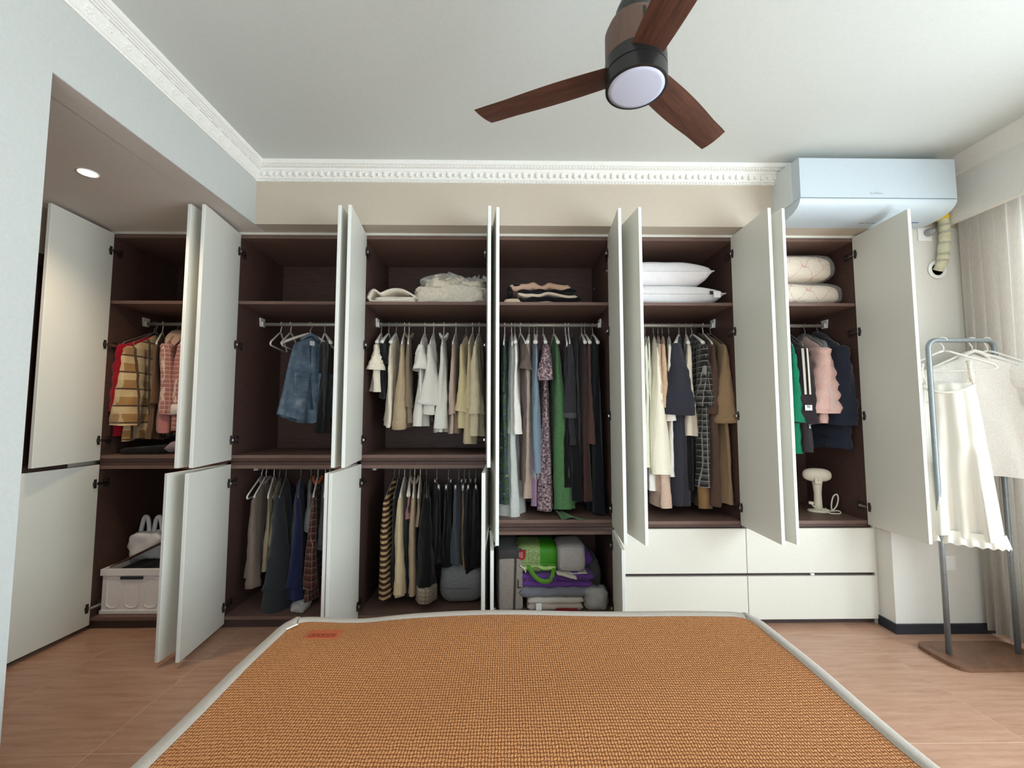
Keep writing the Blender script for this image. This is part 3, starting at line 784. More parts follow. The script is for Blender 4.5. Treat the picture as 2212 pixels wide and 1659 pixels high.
SEED = [10]
def G(name, label, short, cat, hook, front, hem, mat, W=.185, Wh=None, tb=(.010, .030), slope=0.50, sl=None, zr=RZ, hk='plastic', nf=3.0, amp=.010,
      puff=0, group='hanging clothes', collar=None, hemtilt=0, drop=.075, skew=0.0, rail_px_y=None, Y=None, sleeves2=True, hang=True, maxyaw=50, yaw=None, vhem=0.0, loc=None, L=None, cuff=None, hood=None):
    """one garment on its own hanger. hook/front: image columns of the hook on the rail and of the front edge; hem: image row of the front hem"""
    SEED[0] += 7; sd = SEED[0]
    Yr = Y or YR
    if loc is None:
        hx = atY(hook, 702 if zr > 1.2 else 1020, Yr).x
        fx_ = atY(front, (hem+760)/2 if zr > 1.2 else (hem+1060)/2, Yr-W).x
        ya = atan2(fx_-hx, W); ya = max(-radians(maxyaw), min(radians(maxyaw), ya))
        zb = atY(front, hem, Yr-W*cos(ya)).z
        zfloor = min(zb, zr-.2)
        loc = (hx, Yr, zr); L_ = zr-drop-zfloor
    else:
        ya = yaw; L_ = L
    if yaw is not None: ya = yaw
    Wh_ = Wh if Wh is not None else W*1.08
    root = empty(name, loc, ya); tag(root, label, cat, group)
    m = MB(); body_mesh(m, W, Wh_, -drop, slope, L_, tb[0], tb[1]*(1.22 if zr > 1.2 else 1.1), sd, nf, amp, puff, hemtilt, skew=skew, vhem=vhem)
    m.build('body', mat, root, True)
    zs = -drop-slope*W
    if sl:
        for side in ((-1, 1) if sleeves2 else (-1,)):
            m = MB(); rs = sleeve_rings(side, W, zs+sl.get('dz', .01), sl['L'], sl.get('rx0', .020)*.72, sl.get('rx1', .036)*(1.38 if zr > 1.2 else 1.2), sl.get('ry0', .055), sl.get('ry1', .050), sl.get('out', .015), sl.get('xo', 0.0)*(1 if side < 0 else -.5), sd+side, sl.get('puff', puff), sl.get('bend', .0))
            m.rings(rs, True, False)
            s = m.build('sleeve', sl.get('mat', mat), root, True)
            if cuff:
                m = MB(); last = rs[-1]; c0 = Vector((0, 0, 0))
                for p in last: c0 += Vector(p)
                c0 /= len(last); cr = []
                for kz, sc in ((.012, .98), (0.0, 1.07), (-cuff[1], 1.07), (-cuff[1]-.004, .95)):
                    cr.append([c0+(Vector(p)-c0)*sc+Vector((0, 0, kz)) for p in last])
                m.rings(cr, False, False).build('cuff', cuff[0], s, True)
    if collar:
        m = MB(); pts = []
        for q in range(17):
            a = 2*pi*q/16; pts.append((.026*cos(a), .058*sin(a), -drop+.004+.010*cos(2*a)-.018*abs(sin(a))))
        m.tube(pts, .009, 8, False); m.build('collar', collar if not isinstance(collar, bool) else mat, root, True)
    if hood:
        m = MB(); rs = []
        for t in range(9):
            q = t/8; a = pi*q; r_ = .012+.050*sin(a)**.7
            rs.append([((.020+.026*sin(a))*cos(b_), .05-.20*q+.016*sin(b_)*sin(a), -drop+.014-.16*max(0, q-.25)**1.15+(.010+.022*sin(a))*sin(b_)) for b_ in [2*pi*j/10 for j in range(10)]])
        m.rings(rs).build('hood', hood, root, True)
    if hang:
        hanger(loc, ya, hk, {'plastic': 'white hanger', 'wire': 'thin wire hanger', 'wide': 'broad white hanger', 'clip': 'metal clip hanger'}[hk]+' carrying the '+short)
    return root
def trousers(name, label, short, cat, hook, front, hem, mat, zr, W=.14, tb=(.012, .026), hk='clip', group='hanging clothes', amp=.008, Wh=None):
    """folded over or clipped at the waist: no shoulders"""
    return G(name, label, short, cat, hook, front, hem, mat, W=W, Wh=Wh or W*.95, tb=tb, slope=0.02, zr=zr, hk=hk, drop=.118, amp=amp, group=group)

LS = lambda L, **k_: dict(L=L, **k_)
g1 = 'clothes in the leftmost wardrobe unit'
# ---- unit 1
M_red = fab('red_nylon', rgb(168, 26, 44)); 
G('puffer_jacket', 'crimson red puffer jacket half hidden behind the checked jacket', 'red puffer jacket', 'jacket', 334, 254, 940, M_red, W=.20, tb=(.016, .035), sl=LS(.44, rx0=.03, rx1=.04, ry0=.06, ry1=.05, out=.02), puff=.09, group=g1, hk='wire')
k = NT('tan_check_fleece'); v = k.coord(); sp = k.n('SeparateXYZ'); k.l(v, sp.inputs[0]); n1 = k.noise(v, 150, 4)
fz_ = k.math('FRACT', k.math('ADD', k.math('MULTIPLY', sp.outputs['Z'], 9.5), 20.3)); fy_ = k.math('FRACT', k.math('ADD', k.math('MULTIPLY', sp.outputs['Y'], 8.0), 20.55))
c = k.mix(k.math('LESS_THAN', fz_, .48), rgb(222, 196, 150), rgb(172, 132, 82))
c = k.mix(k.math('MULTIPLY', k.math('LESS_THAN', fy_, .45), .6), c, rgb(232, 212, 172))
ln = k.math('MAXIMUM', k.math('GREATER_THAN', fz_, .90), k.math('GREATER_THAN', fy_, .86))
c = k.mix(ln, c, rgb(72, 52, 42)); c = k.mix(k.math('MULTIPLY', n1, .35), c, rgb(150, 120, 84)); k.base(c); k.rough(1); k.spec(.05); k.sheen(.4); k.bump(n1, .9, .006)
M_check = k.mat
G('fleece_jacket', 'shaggy tan and brown checked fleece jacket', 'tan checked jacket', 'jacket', 338, 276, 952, M_check, W=.205, Wh=.23, tb=(.018, .050), slope=0.58, sl=LS(.50, rx0=.040, rx1=.054, ry0=.085, ry1=.075, out=.025), group=g1, hk='wire')
G('knit_top', 'brown top squeezed between the checked and the pink jackets', 'brown knit', 'top', 352, 330, 950, fab('olive_brown', rgb(112, 84, 62)), W=.18, tb=(.010, .018), sl=LS(.40, rx0=.012, rx1=.018), group=g1)
M_pinkq = plaid('pink_plaid_quilt', rgb(196, 136, 128), rgb(170, 112, 106), rgb(228, 204, 194), 36, 36, .12, .5, .5)
M_pinkf = fab('pink_fleece', rgb(196, 130, 128), 120, bump=.7)
M_sherpa = fab('cream_sherpa', rgb(218, 184, 164), 110, bump=.9)
G('quilted_jacket', 'pink plaid quilted jacket with a cream fleece collar', 'pink plaid jacket', 'jacket', 384, 352, 934, M_pinkf, W=.195, tb=(.020, .036), sl=LS(.46, rx0=.046, rx1=.042, ry0=.062, ry1=.055, out=.02, mat=M_pinkq, xo=.03), collar=M_sherpa, hood=M_sherpa, group=g1, hk='wire')
G('plaid_coat', 'pink plaid coat with white fleece cuff beside the leftmost door edge', 'white cuffed pink coat', 'coat', 402, 384, 930, M_pinkq, W=.19, tb=(.014, .026), sl=LS(.41, rx0=.026, rx1=.032, ry0=.055, ry1=.05), cuff=(fab('white_sherpa', rgb(232, 224, 216), 110, bump=.9), .05), group=g1)

# ---- unit 2 upper
M_denim = NT('washed_denim'); k = M_denim; v = k.coord(); n1 = k.noise(v, 330, 3); n2 = k.noise(v, 16, 4)
k.base(k.ramp(k.math('ADD', k.math('MULTIPLY', n1, .45), k.math('MULTIPLY', n2, .55)), [(.35, rgb(72, 90, 110)), (.55, rgb(112, 130, 148)), (.72, rgb(166, 178, 188))])); k.rough(.9); k.spec(.1); k.bump(n1, .4, .003)
M_denim = k.mat
g2 = 'clothes on the rail of the second unit'
hx = atY(608, 702, YR).x
hanger((hx, YR, RZ), radians(13), 'plastic', 'leftmost bare white hanger on the half empty rail', tilt=.06)
hx = atY(628, 702, YR).x
hanger((hx, YR, RZ), radians(10), 'plastic', 'bare white hanger between the empty one and the denim vest', tilt=-.05)
vx = G('denim_vest', 'faded blue sleeveless denim vest with patch pockets', 'denim vest', 'vest', 671, 640, 915, M_denim, W=.105, Wh=.195, tb=(.018, .060), slope=0.58, amp=.016, yaw=radians(-40), vhem=.055, group=g2, hk='wide', collar=fab('denim_collar', rgb(112, 128, 146)), drop=.085)
# vest pockets, placket and neck tag on the side that faces the room
sg_ = 1
for yy in (-.080, .080):
    MB().box(.050, .078, yy-.046, yy+.046, -.50, -.36, .006).build('pocket', M_denim, vx)
    MB().box(.046, .083, yy-.050, yy+.050, -.375, -.340, .005).build('pocket_flap', M_denim, vx)
MB().prism([(.012, -.14), (.034, -.38), (.052, -.585), (.068, -.585), (.052, -.38), (.028, -.14)], 'y', -.014, .012).build('placket', fab('dark_denim', rgb(64, 78, 98)), vx)
MB().box(.030, .036, -.016, .016, -.150, -.118, .002).build('neck_label', M_white, vx)
trousers('black_trousers', 'black trousers hanging behind the denim vest by the door', 'black trousers beside the vest', 'trousers', 702, 712, 936, fab('black_cloth', rgb(30, 29, 32)), RZ, W=.16, hk='wide', group=g2)

# ---- unit 2 lower
g3 = 'clothes in the lower second unit'
hx = atY(566, 1022, YR).x
hanger((hx, YR, RZL), radians(8), 'plastic', 'bare white hanger tangled above the taupe shirt', tilt=.05)
M_taupe = fab('taupe_cotton', rgb(134, 118, 108))
G('taupe_shirt', 'taupe long sleeved shirt leftmost in the lower second unit', 'taupe shirt', 'shirt', 575, 545, 1250, M_taupe, W=.19, tb=(.010, .030), zr=RZL, sl=LS(.52, rx0=.018, rx1=.034, ry0=.06, ry1=.045, out=.012), collar=True, cuff=(M_taupe, .035), group=g3)
G('beige_dress', 'beige strappy top beside the taupe shirt', 'beige strappy top', 'top', 592, 578, 1234, fab('beige_cotton', rgb(170, 154, 130)), W=.15, tb=(.008, .022), zr=RZL, group=g3, slope=0.50)
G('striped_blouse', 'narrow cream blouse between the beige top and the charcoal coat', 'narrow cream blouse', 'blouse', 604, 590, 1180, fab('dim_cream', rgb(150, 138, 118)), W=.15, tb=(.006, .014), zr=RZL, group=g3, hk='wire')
M_char = fab('charcoal_green_wool', rgb(52, 57, 62))
G('long_coat', 'long charcoal coat reaching nearly to the cabinet floor', 'long charcoal coat', 'coat', 618, 598, 1325, M_char, W=.20, Wh=.24, tb=(.014, .080), zr=RZL, sl=LS(.56, rx0=.036, rx1=.060, ry0=.065, ry1=.055), group=g3, hk='wire')
G('navy_coat', 'navy blue coat between the charcoal coat and the plaid shirt', 'navy coat', 'coat', 650, 640, 1296, fab('navy_wool', rgb(38, 46, 82)), W=.20, tb=(.014, .050), zr=RZL, sl=LS(.54, rx0=.024, rx1=.036), group=g3, hk='wire')
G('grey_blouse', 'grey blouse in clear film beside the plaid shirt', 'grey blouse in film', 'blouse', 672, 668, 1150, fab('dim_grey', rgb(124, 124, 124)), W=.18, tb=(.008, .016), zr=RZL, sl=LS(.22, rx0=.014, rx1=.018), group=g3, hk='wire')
M_bplaid = plaid('rust_plaid', rgb(104, 58, 50), rgb(66, 42, 40), rgb(158, 132, 118), 24, 24, .09, .5, .7)
G('plaid_shirt', 'rust brown plaid shirt with an orange collar', 'rust plaid shirt', 'shirt', 687, 673, 1300, M_bplaid, W=.19, tb=(.010, .034), zr=RZL, sl=LS(.56, rx0=.018, rx1=.036, ry0=.06, ry1=.05), collar=fab('orange_lining', rgb(190, 92, 36)), group=g3)
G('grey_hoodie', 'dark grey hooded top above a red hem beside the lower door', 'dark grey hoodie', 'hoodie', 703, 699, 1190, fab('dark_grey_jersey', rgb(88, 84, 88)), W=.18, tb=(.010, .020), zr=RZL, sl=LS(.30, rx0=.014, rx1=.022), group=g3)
G('red_dress', 'dark red dress almost hidden behind the lower door', 'dark red dress', 'dress', 712, 704, 1318, fab('dark_red', rgb(120, 28, 34)), W=.17, tb=(.008, .022), zr=RZL, group=g3)
# ---- unit 3 upper: cream and white tops
g4 = 'light tops on the rail of the third unit'
C_cream = rgb(236, 224, 204); C_white = rgb(240, 236, 228); C_beige = rgb(186, 164, 134); C_taupe = rgb(142, 124, 104)
M_cream = fab('cream_cotton', C_cream); M_whitec = fab('white_cotton', C_white); M_beige = fab('beige_linen', C_beige); M_tp = fab('taupe_wool', C_taupe, 150, bump=.6)
M_blk = fab('black_jersey', rgb(24, 23, 26)); M_ivory = fab('ivory_fleece', rgb(224, 210, 178), 130, bump=.8)
G('cream_tee', 'cream short sleeved tee, leftmost on the light rail', 'cream tee', 'shirt', 824, 812, 845, M_cream, W=.20, Wh=.21, tb=(.016, .048), sl=LS(.17, rx0=.024, rx1=.042, ry0=.07, ry1=.07), group=g4, hk='wide')
G('black_blouse', 'black short sleeved top beside the cream tee', 'small black top', 'blouse', 840, 824, 860, M_blk, W=.18, tb=(.008, .014), sl=LS(.14, rx0=.018, rx1=.026, ry0=.06, ry1=.05), group=g4, hk='wide')
G('pointed_top', 'cream sleeveless top with a pointed hem', 'pointed cream top', 'top', 856, 842, 905, M_cream, W=.19, tb=(.012, .036), hemtilt=.06, group=g4, hk='wide')
G('beige_shirt', 'beige long sleeved shirt with hanging cuffs', 'beige shirt', 'shirt', 874, 866, 912, M_beige, W=.20, tb=(.010, .034), sl=LS(.50, rx0=.014, rx1=.032, ry0=.06, ry1=.05), cuff=(M_beige, .045), group=g4)
G('taupe_cardigan', 'taupe brown cardigan behind the beige shirt', 'taupe cardigan', 'cardigan', 884, 880, 912, M_tp, W=.19, tb=(.010, .030), sl=LS(.42, rx0=.012, rx1=.020), group=g4, collar=True)
G('white_blouse', 'white blouse with a puffed short sleeve', 'puff sleeve blouse', 'blouse', 918, 908, 916, M_whitec, W=.195, tb=(.010, .034), sl=LS(.16, rx0=.020, rx1=.040, ry0=.06, ry1=.065), cuff=(M_whitec, .012), group=g4, hemtilt=.02)
G('gathered_shirt', 'off white shirt with a gathered elastic hem', 'gathered hem shirt', 'shirt', 937, 928, 886, M_whitec, W=.20, tb=(.012, .050), hemtilt=.03, sl=LS(.38, rx0=.016, rx1=.050, ry0=.06, ry1=.055), cuff=(fab('white_elastic', rgb(236, 234, 228)), .012), group=g4)
G('straight_shirt', 'long straight white shirt between gathered shirt and pink cardigan', 'straight white shirt', 'shirt', 959, 954, 935, fab('cool_white_cotton', rgb(238, 238, 230)), W=.20, tb=(.010, .032), sl=LS(.54, rx0=.016, rx1=.032, ry0=.06, ry1=.05), group=g4, collar=True)
G('pink_cardigan', 'narrow pale pink cardigan among the white shirts', 'pale pink cardigan', 'cardigan', 985, 977, 938, fab('pale_pink_knit', rgb(208, 184, 168), 180), W=.19, tb=(.006, .020), sl=LS(.46, rx0=.010, rx1=.018), group=g4)
G('yellow_shirt', 'pale yellow shirt beside the pink cardigan', 'pale yellow shirt', 'shirt', 1007, 997, 924, fab('pale_yellow_cotton', rgb(222, 206, 160)), W=.195, tb=(.010, .034), sl=LS(.44, rx0=.014, rx1=.030), group=g4, hk='wire')
G('tan_shirt', 'light tan shirt with a wide hem band', 'light tan shirt', 'shirt', 1021, 1012, 958, fab('light_tan_cotton', rgb(206, 188, 156)), W=.19, tb=(.008, .036), sl=LS(.42, rx0=.010, rx1=.020), group=g4)
G('fleece_cardigan', 'fuzzy ivory fleece cardigan nearest the middle doors', 'ivory fleece cardigan', 'cardigan', 1035, 1026, 944, M_ivory, W=.195, tb=(.014, .042), sl=LS(.46, rx0=.016, rx1=.040, ry0=.06, ry1=.06), group=g4)

# ---- unit 3 lower
g5 = 'clothes in the lower third unit'
G('striped_jumper', 'brown and cream striped long knitted jumper', 'striped jumper', 'jumper', 852, 830, 1290, stripes('brown_cream_stripes', rgb(196, 166, 118), rgb(70, 48, 42), 30, .45), W=.20, tb=(.010, .030), zr=RZL, sl=LS(.62, rx0=.018, rx1=.032, ry0=.06, ry1=.05), group=g5, hk='wire')
G('black_dress', 'black dress hanging beside the striped jumper', 'black dress', 'dress', 862, 849, 1268, M_blk, W=.19, tb=(.008, .022), zr=RZL, group=g5, hk='wire')
G('cream_knit', 'long cream knitted cardigan in the lower third unit', 'long cream cardigan', 'cardigan', 874, 862, 1288, fab('cream_knit', rgb(216, 196, 160), 180), W=.19, tb=(.010, .032), zr=RZL, sl=LS(.60, rx0=.016, rx1=.034, ry0=.055, ry1=.05), group=g5)
G('dusty_pink_top', 'dusty pink top behind the long cream cardigan', 'dusty pink top', 'top', 886, 882, 1120, fab('dusty_pink', rgb(178, 134, 134)), W=.17, tb=(.008, .014), zr=RZL, group=g5, hk='wide')
G('dark_teal_dress', 'dark teal dress between two long cream cardigans', 'dark teal dress', 'dress', 884, 880, 1286, fab('dark_teal', rgb(26, 34, 42)), W=.16, tb=(.008, .020), zr=RZL, group=g5, hang=False)
G('taupe_knit', 'thin taupe cardigan left of the black coat', 'thin taupe cardigan', 'cardigan', 896, 891, 1286, fab('warm_taupe_knit', rgb(180, 156, 128), 180), W=.19, tb=(.010, .024), zr=RZL, sl=LS(.61, rx0=.016, rx1=.020, ry0=.05, ry1=.045), group=g5, collar=True)
G('beige_camisole', 'small beige camisole beside the black coat', 'beige camisole', 'top', 908, 904, 1140, M_beige, W=.15, tb=(.006, .012), zr=RZL, group=g5)
G('black_coat', 'black coat with checked turned-up cuff', 'cuffed black coat', 'coat', 921, 921, 1268, M_blk, W=.20, tb=(.014, .036), zr=RZL, sl=LS(.55, rx0=.034, rx1=.048, ry0=.06, ry1=.06), cuff=(plaid('grey_check_cuff', rgb(182, 170, 152), rgb(150, 138, 122), rgb(84, 74, 68), 40, 40, .08, .5, .4), .085), group=g5, hk='wire')
trousers('black_skirt', 'black skirt on clips beside the cuffed black coat', 'black skirt', 'skirt', 944, 948, 1222, fab('black_denim', rgb(26, 26, 29)), RZL, W=.15, group=g5)
trousers('black_jeans', 'black jeans between the black skirt and grey jeans', 'black jeans', 'trousers', 969, 962, 1226, M_blk, RZL, W=.14, group=g5)
trousers('grey_jeans', 'faded grey blue jeans hanging on clips', 'grey jeans', 'trousers', 991, 982, 1222, fab('grey_denim', rgb(82, 90, 98)), RZL, W=.14, tb=(.016, .034), group=g5)
trousers('tan_lined_trousers', 'black trousers with a tan inner edge', 'tan edged trousers', 'trousers', 1003, 999, 1236, fab('tan_lining', rgb(150, 118, 84)), RZL, W=.13, tb=(.004, .008), group=g5)
trousers('pleated_skirt', 'black pleated skirt with uneven hem', 'pleated skirt', 'skirt', 1014, 1010, 1240, M_blk, RZL, W=.15, tb=(.014, .034), amp=.018, group=g5)
trousers('wool_trousers', 'black wool trousers nearest the middle door', 'wool trousers', 'trousers', 1028, 1028, 1230, fab('soft_black', rgb(28, 26, 28)), RZL, W=.15, tb=(.014, .030), group=g5)

# ---- unit 4: dresses
g6 = 'dresses on the rail of the fourth unit'
G('floral_dress', 'green and pink floral dress, leftmost of the dresses', 'green floral dress', 'dress', 1090, 1088, 1090, floral('green_floral', [rgb(36, 52, 50), rgb(68, 88, 60), rgb(58, 72, 88), rgb(124, 128, 84), rgb(196, 170, 160)], 30), W=.19, tb=(.014, .036), slope=0.41, group=g6)
G('sheer_dress', 'sheer white dress trailing to the cabinet floor', 'sheer white dress', 'dress', 1105, 1106, 1116, fab('sheer_white', rgb(206, 208, 204), 180), W=.15, Wh=.20, tb=(.012, .058), amp=.018, slope=0.50, group=g6, skew=-.012)
G('white_shift', 'white cotton shift dress over the sheer dress', 'white shift dress', 'dress', 1112, 1113, 936, M_whitec, W=.20, tb=(.014, .040), slope=0.47, group=g6, hk='wide')
G('brown_tee_dress', 'grey brown short sleeved long dress', 'grey brown dress', 'dress', 1124, 1136, 1041, fab('grey_brown_jersey', rgb(108, 92, 86)), W=.19, tb=(.008, .018), sl=LS(.17, rx0=.016, rx1=.030, ry0=.06, ry1=.055), group=g6)
G('lace_dress', 'beige lace dress with a flared hem', 'beige lace dress', 'dress', 1143, 1140, 1078, fab('beige_lace', rgb(192, 172, 156), 90, bump=.9), W=.17, tb=(.008, .030), group=g6, hk='wide')
M_bld = fab('light_blue_denim', rgb(134, 154, 170))
dn = G('frayed_denim_dress', 'light blue denim dress with frayed hem', 'light blue denim dress', 'dress', 1154, 1158, 1020, M_bld, W=.18, tb=(.012, .036), slope=0.55, group=g6, hk='wide')
zb_ = min(v.co.z for ch in dn.children for v in ch.data.vertices)
m = MB(); rnd = random.Random(3)
for q in range(70):
    a = rnd.uniform(0, 6.28); x0, y0 = .036*cos(a), .19*sin(a); l_ = rnd.uniform(.02, .05)
    m.tube([(x0, y0, zb_+.012), (x0+rnd.uniform(-.006, .006), y0, zb_-l_*.5), (x0+rnd.uniform(-.012, .012), y0+rnd.uniform(-.008, .008), zb_-l_)], .0013, 4)
o = m.build('frayed_threads', fab('pale_thread', rgb(196, 204, 206)), dn); o['kind'] = 'stuff'
G('lilac_slip', 'lilac slip dress below the denim dress', 'lilac slip dress', 'dress', 1160, 1157, 1095, fab('lilac_satin', rgb(166, 134, 164)), W=.15, tb=(.006, .018), group=g6, hk='wide')
M_pfl = floral('purple_floral', [rgb(56, 44, 48), rgb(112, 92, 100), rgb(158, 136, 142), rgb(200, 182, 182), rgb(222, 208, 204)], 75)
G('purple_floral_dress', 'mauve floral dress with puffed short sleeves', 'mauve floral dress', 'dress', 1173, 1180, 1106, M_pfl, W=.19, tb=(.010, .040), sl=LS(.24, rx0=.026, rx1=.040, ry0=.06, ry1=.06), group=g6, hk='wide')
M_grn = fab('green_velvet', rgb(86, 128, 84), 60, bump=.5)
gd = G('green_dress', 'long forest green dress with its train spilling on the cabinet floor', 'forest green dress', 'dress', 1196, 1205, 1100, M_grn, W=.15, Wh=.19, tb=(.010, .072), slope=0.50, amp=.010, group=g6, hk='wide', skew=.045)
zf = .629-RZ
def trn(i, j):
    s = i/16; t = j/8
    return (-.02+.15*s*(.35+.65*t)+.02*t, -.12-.16*t+.02*sin(s*5), zf+.016*(1-t)*(1-.4*s)+.005*sin(s*9+t*4)+.004)
grid(trn, 16, 8).build('train', M_grn, gd, True)
G('black_shift', 'plain black dress right of the green dress', 'plain black dress', 'dress', 1221, 1226, 1052, M_blk, W=.18, tb=(.008, .026), group=g6)
G('charcoal_jacket', 'charcoal denim jacket with sleeve hanging forward', 'charcoal jacket', 'jacket', 1228, 1232, 960, fab('charcoal_denim', rgb(58, 56, 62)), W=.185, tb=(.014, .026), sl=LS(.46, rx0=.024, rx1=.030, ry0=.055, ry1=.045), cuff=(fab('charcoal_cuff', rgb(84, 82, 88)), .02), group=g6, collar=True)
G('black_maxi', 'black maxi dress behind the charcoal jacket', 'black maxi dress', 'dress', 1242, 1246, 1084, M_blk, W=.18, tb=(.008, .026), group=g6, hang=False)
G('brown_maxi', 'dark brown maxi dress right of the charcoal jacket', 'brown maxi dress', 'dress', 1256, 1266, 1082, fab('dark_brown_cotton', rgb(78, 52, 48)), W=.18, tb=(.008, .030), group=g6, hk='wide')
G('brown_tunic', 'shorter brown sleeveless tunic over the brown maxi dress', 'brown tunic', 'top', 1263, 1276, 960, fab('brown_cotton', rgb(96, 68, 62)), W=.19, tb=(.010, .026), group=g6, hk='wide')
G('black_gown', 'black floor length gown at the right end of the dresses', 'black gown', 'dress', 1280, 1294, 1112, fab('ink_black', rgb(20, 22, 28)), W=.18, tb=(.012, .034), group=g6, hk='wide')

# ---- unit 5: long coats
g7 = 'long clothes on the rail of the fifth unit'
G('pale_green_dress', 'pale green dress partly behind the open door', 'pale green dress', 'dress', 1393, 1398, 1010, fab('pale_sage', rgb(226, 226, 200)), W=.19, tb=(.010, .026), group=g7, hk='wire')
M_crd = fab('cream_rib_knit', rgb(248, 238, 218), 320, knit=60)
cr_ = G('cream_dress', 'long cream dress with a stitched hem band', 'long cream dress', 'dress', 1411, 1424, 1024, M_crd, W=.20, Wh=.22, tb=(.010, .074), slope=0.58, group=g7, hk='wire', amp=.006)
G('white_skirt', 'white skirt showing below the cream dress hem', 'white skirt', 'skirt', 1399, 1406, 1060, M_whitec, W=.16, tb=(.008, .024), group=g7, hang=False)
G('blush_coat', 'blush pink teddy coat hanging lowest behind the cream dress', 'blush teddy coat', 'coat', 1421, 1428, 1095, fab('blush_teddy', rgb(212, 184, 164), 110, bump=.9), W=.18, Wh=.20, tb=(.012, .050), group=g7, hk='wire', sl=LS(.40, rx0=.014, rx1=.02))
G('tan_fleece', 'light tan fleece jacket between the cream dress and white shirt', 'tan fleece jacket', 'jacket', 1430, 1436, 1000, fab('tan_teddy', rgb(206, 174, 142), 110, bump=.9), W=.185, tb=(.014, .026), sl=LS(.42, rx0=.024, rx1=.026), group=g7, hk='wire')
G('white_long_shirt', 'long white shirt left of the dark trench coat', 'long white shirt', 'shirt', 1444, 1450, 1032, M_whitec, W=.19, tb=(.010, .028), sl=LS(.50, rx0=.020, rx1=.026), group=g7, hk='wire')
M_tr = fab('slate_trench', rgb(54, 54, 64))
tr_ = G('trench_coat', 'slate grey trench coat with broad cuffed sleeve', 'slate trench coat', 'coat', 1466, 1462, 1096, M_tr, W=.205, Wh=.21, tb=(.018, .050), slope=0.47, sl=LS(.36, rx0=.048, rx1=.068, ry0=.07, ry1=.065, out=.03, dz=.02), cuff=(M_tr, .11), group=g7, hk='wide')
G('cream_jacket', 'cream jacket between the trench coat and plaid coat', 'cream jacket', 'jacket', 1481, 1490, 942, M_cream, W=.19, tb=(.014, .030), sl=LS(.42, rx0=.018, rx1=.026), group=g7, hk='wide')
G('black_long_skirt', 'black skirt hanging below the cream jacket', 'black long skirt', 'skirt', 1488, 1488, 1060, M_blk, W=.17, tb=(.010, .030), group=g7, hang=False)
M_bwp = plaid('black_white_plaid', rgb(84, 84, 82), rgb(30, 30, 32), rgb(150, 150, 146), 26, 26, .12, .45, .85)
G('plaid_coat', 'long black and white plaid shirt coat', 'black and white plaid coat', 'coat', 1494, 1526, 1056, M_bwp, W=.20, Wh=.20, tb=(.018, .056), slope=0.50, sl=LS(.40, rx0=.032, rx1=.044, ry0=.065, ry1=.05, out=.01), group=g7, hk='wide')
G('ochre_dress', 'ochre brown dress showing below the plaid coat', 'ochre dress', 'dress', 1504, 1520, 1100, fab('ochre_wool', rgb(146, 112, 76)), W=.17, tb=(.010, .036), group=g7, hang=False)
G('brown_wool_coat', 'dark brown wool coat beside the plaid coat', 'brown wool coat', 'coat', 1518, 1545, 1096, fab('brown_wool', rgb(92, 70, 60), 140, bump=.7), W=.19, tb=(.016, .044), slope=0.50, sl=LS(.46, rx0=.03, rx1=.036), group=g7, collar=True)
M_kh = fab('khaki_nylon', rgb(150, 122, 92))
G('khaki_jacket', 'khaki jacket with gathered cuff beside the rightmost hinge', 'khaki jacket', 'jacket', 1534, 1570, 1090, M_kh, W=.195, tb=(.014, .034), slope=0.50, sl=LS(.48, rx0=.024, rx1=.046, ry0=.06, ry1=.065, out=.03), cuff=(M_kh, .028), group=g7, hk='wire')

# ---- unit 6: puffers
g8 = 'jackets on the rail of the rightmost unit'
G('green_puffer', 'emerald green puffer jacket mostly behind the door edge', 'green puffer jacket', 'jacket', 1694, 1718, 978, fab('emerald_nylon', rgb(22, 122, 88)), W=.19, tb=(.020, .036), sl=LS(.46, rx0=.034, rx1=.036, ry0=.06, ry1=.06, dz=-.04), puff=.10, group=g8, hk='wire')
M_trk = fab('track_black', rgb(52, 46, 50), 200)
tj = G('track_jacket', 'black track jacket with two white sleeve stripes', 'striped track jacket', 'jacket', 1704, 1742, 976, M_trk, W=.20, tb=(.014, .040), slope=0.58, sl=LS(.47, rx0=.048, rx1=.056, ry0=.05, ry1=.05), group=g8, hk='wire', cuff=(M_trk, .02))
zs_ = -.075-.58*.20
def strip(m, x0, x1, top, L_):
    """narrow tape lying on the front of the sleeve"""
    n = 14; vs = []; fs = []
    for i in range(n+1):
        t = i/n; z = zs_+.01-L_*t-.01
        rx = .0346+.043*(t*L_/.47); ry = .050
        for xx in (x0, x1):
            c_ = max(-1, min(1, xx/rx)); y = -(.165+.015*((t*L_/.47)**.8)+ry*1.10*sqrt(max(0, 1-c_*c_)))-.005
            vs.append((xx, y, z))
    for i in range(n): fs.append((2*i, 2*i+1, 2*i+3, 2*i+2))
    return m.add(vs, fs)
M_stp = fab('white_tape', rgb(226, 218, 204))
for x0 in (-.020, .006): strip(MB(), x0, x0+.012, .0, .30).build('sleeve_stripe', M_stp, tj)
pt = MB().box(-.020, .020, -.002, .001, -.017, .017).build('sewn_label', M_white, tj, loc=(-.004, -.240, zs_-.385))
letters(MB(), 'TO', -.010, .000, .012, -.0021, .0013).build('label_print', M_black, pt)
m = MB().tube([(-.004, 0, 0), (0, 0, -.018), (.005, 0, 0)], .0016, 6).tube([(0, 0, -.016), (0, 0, -.026)], [.004, .006], 8)
m.build('drawcord_toggle', M_hang, tj, True, loc=(.006, -.22, zs_-.49))
M_ppk = fab('pink_puffer_nylon', rgb(226, 186, 176), 160)
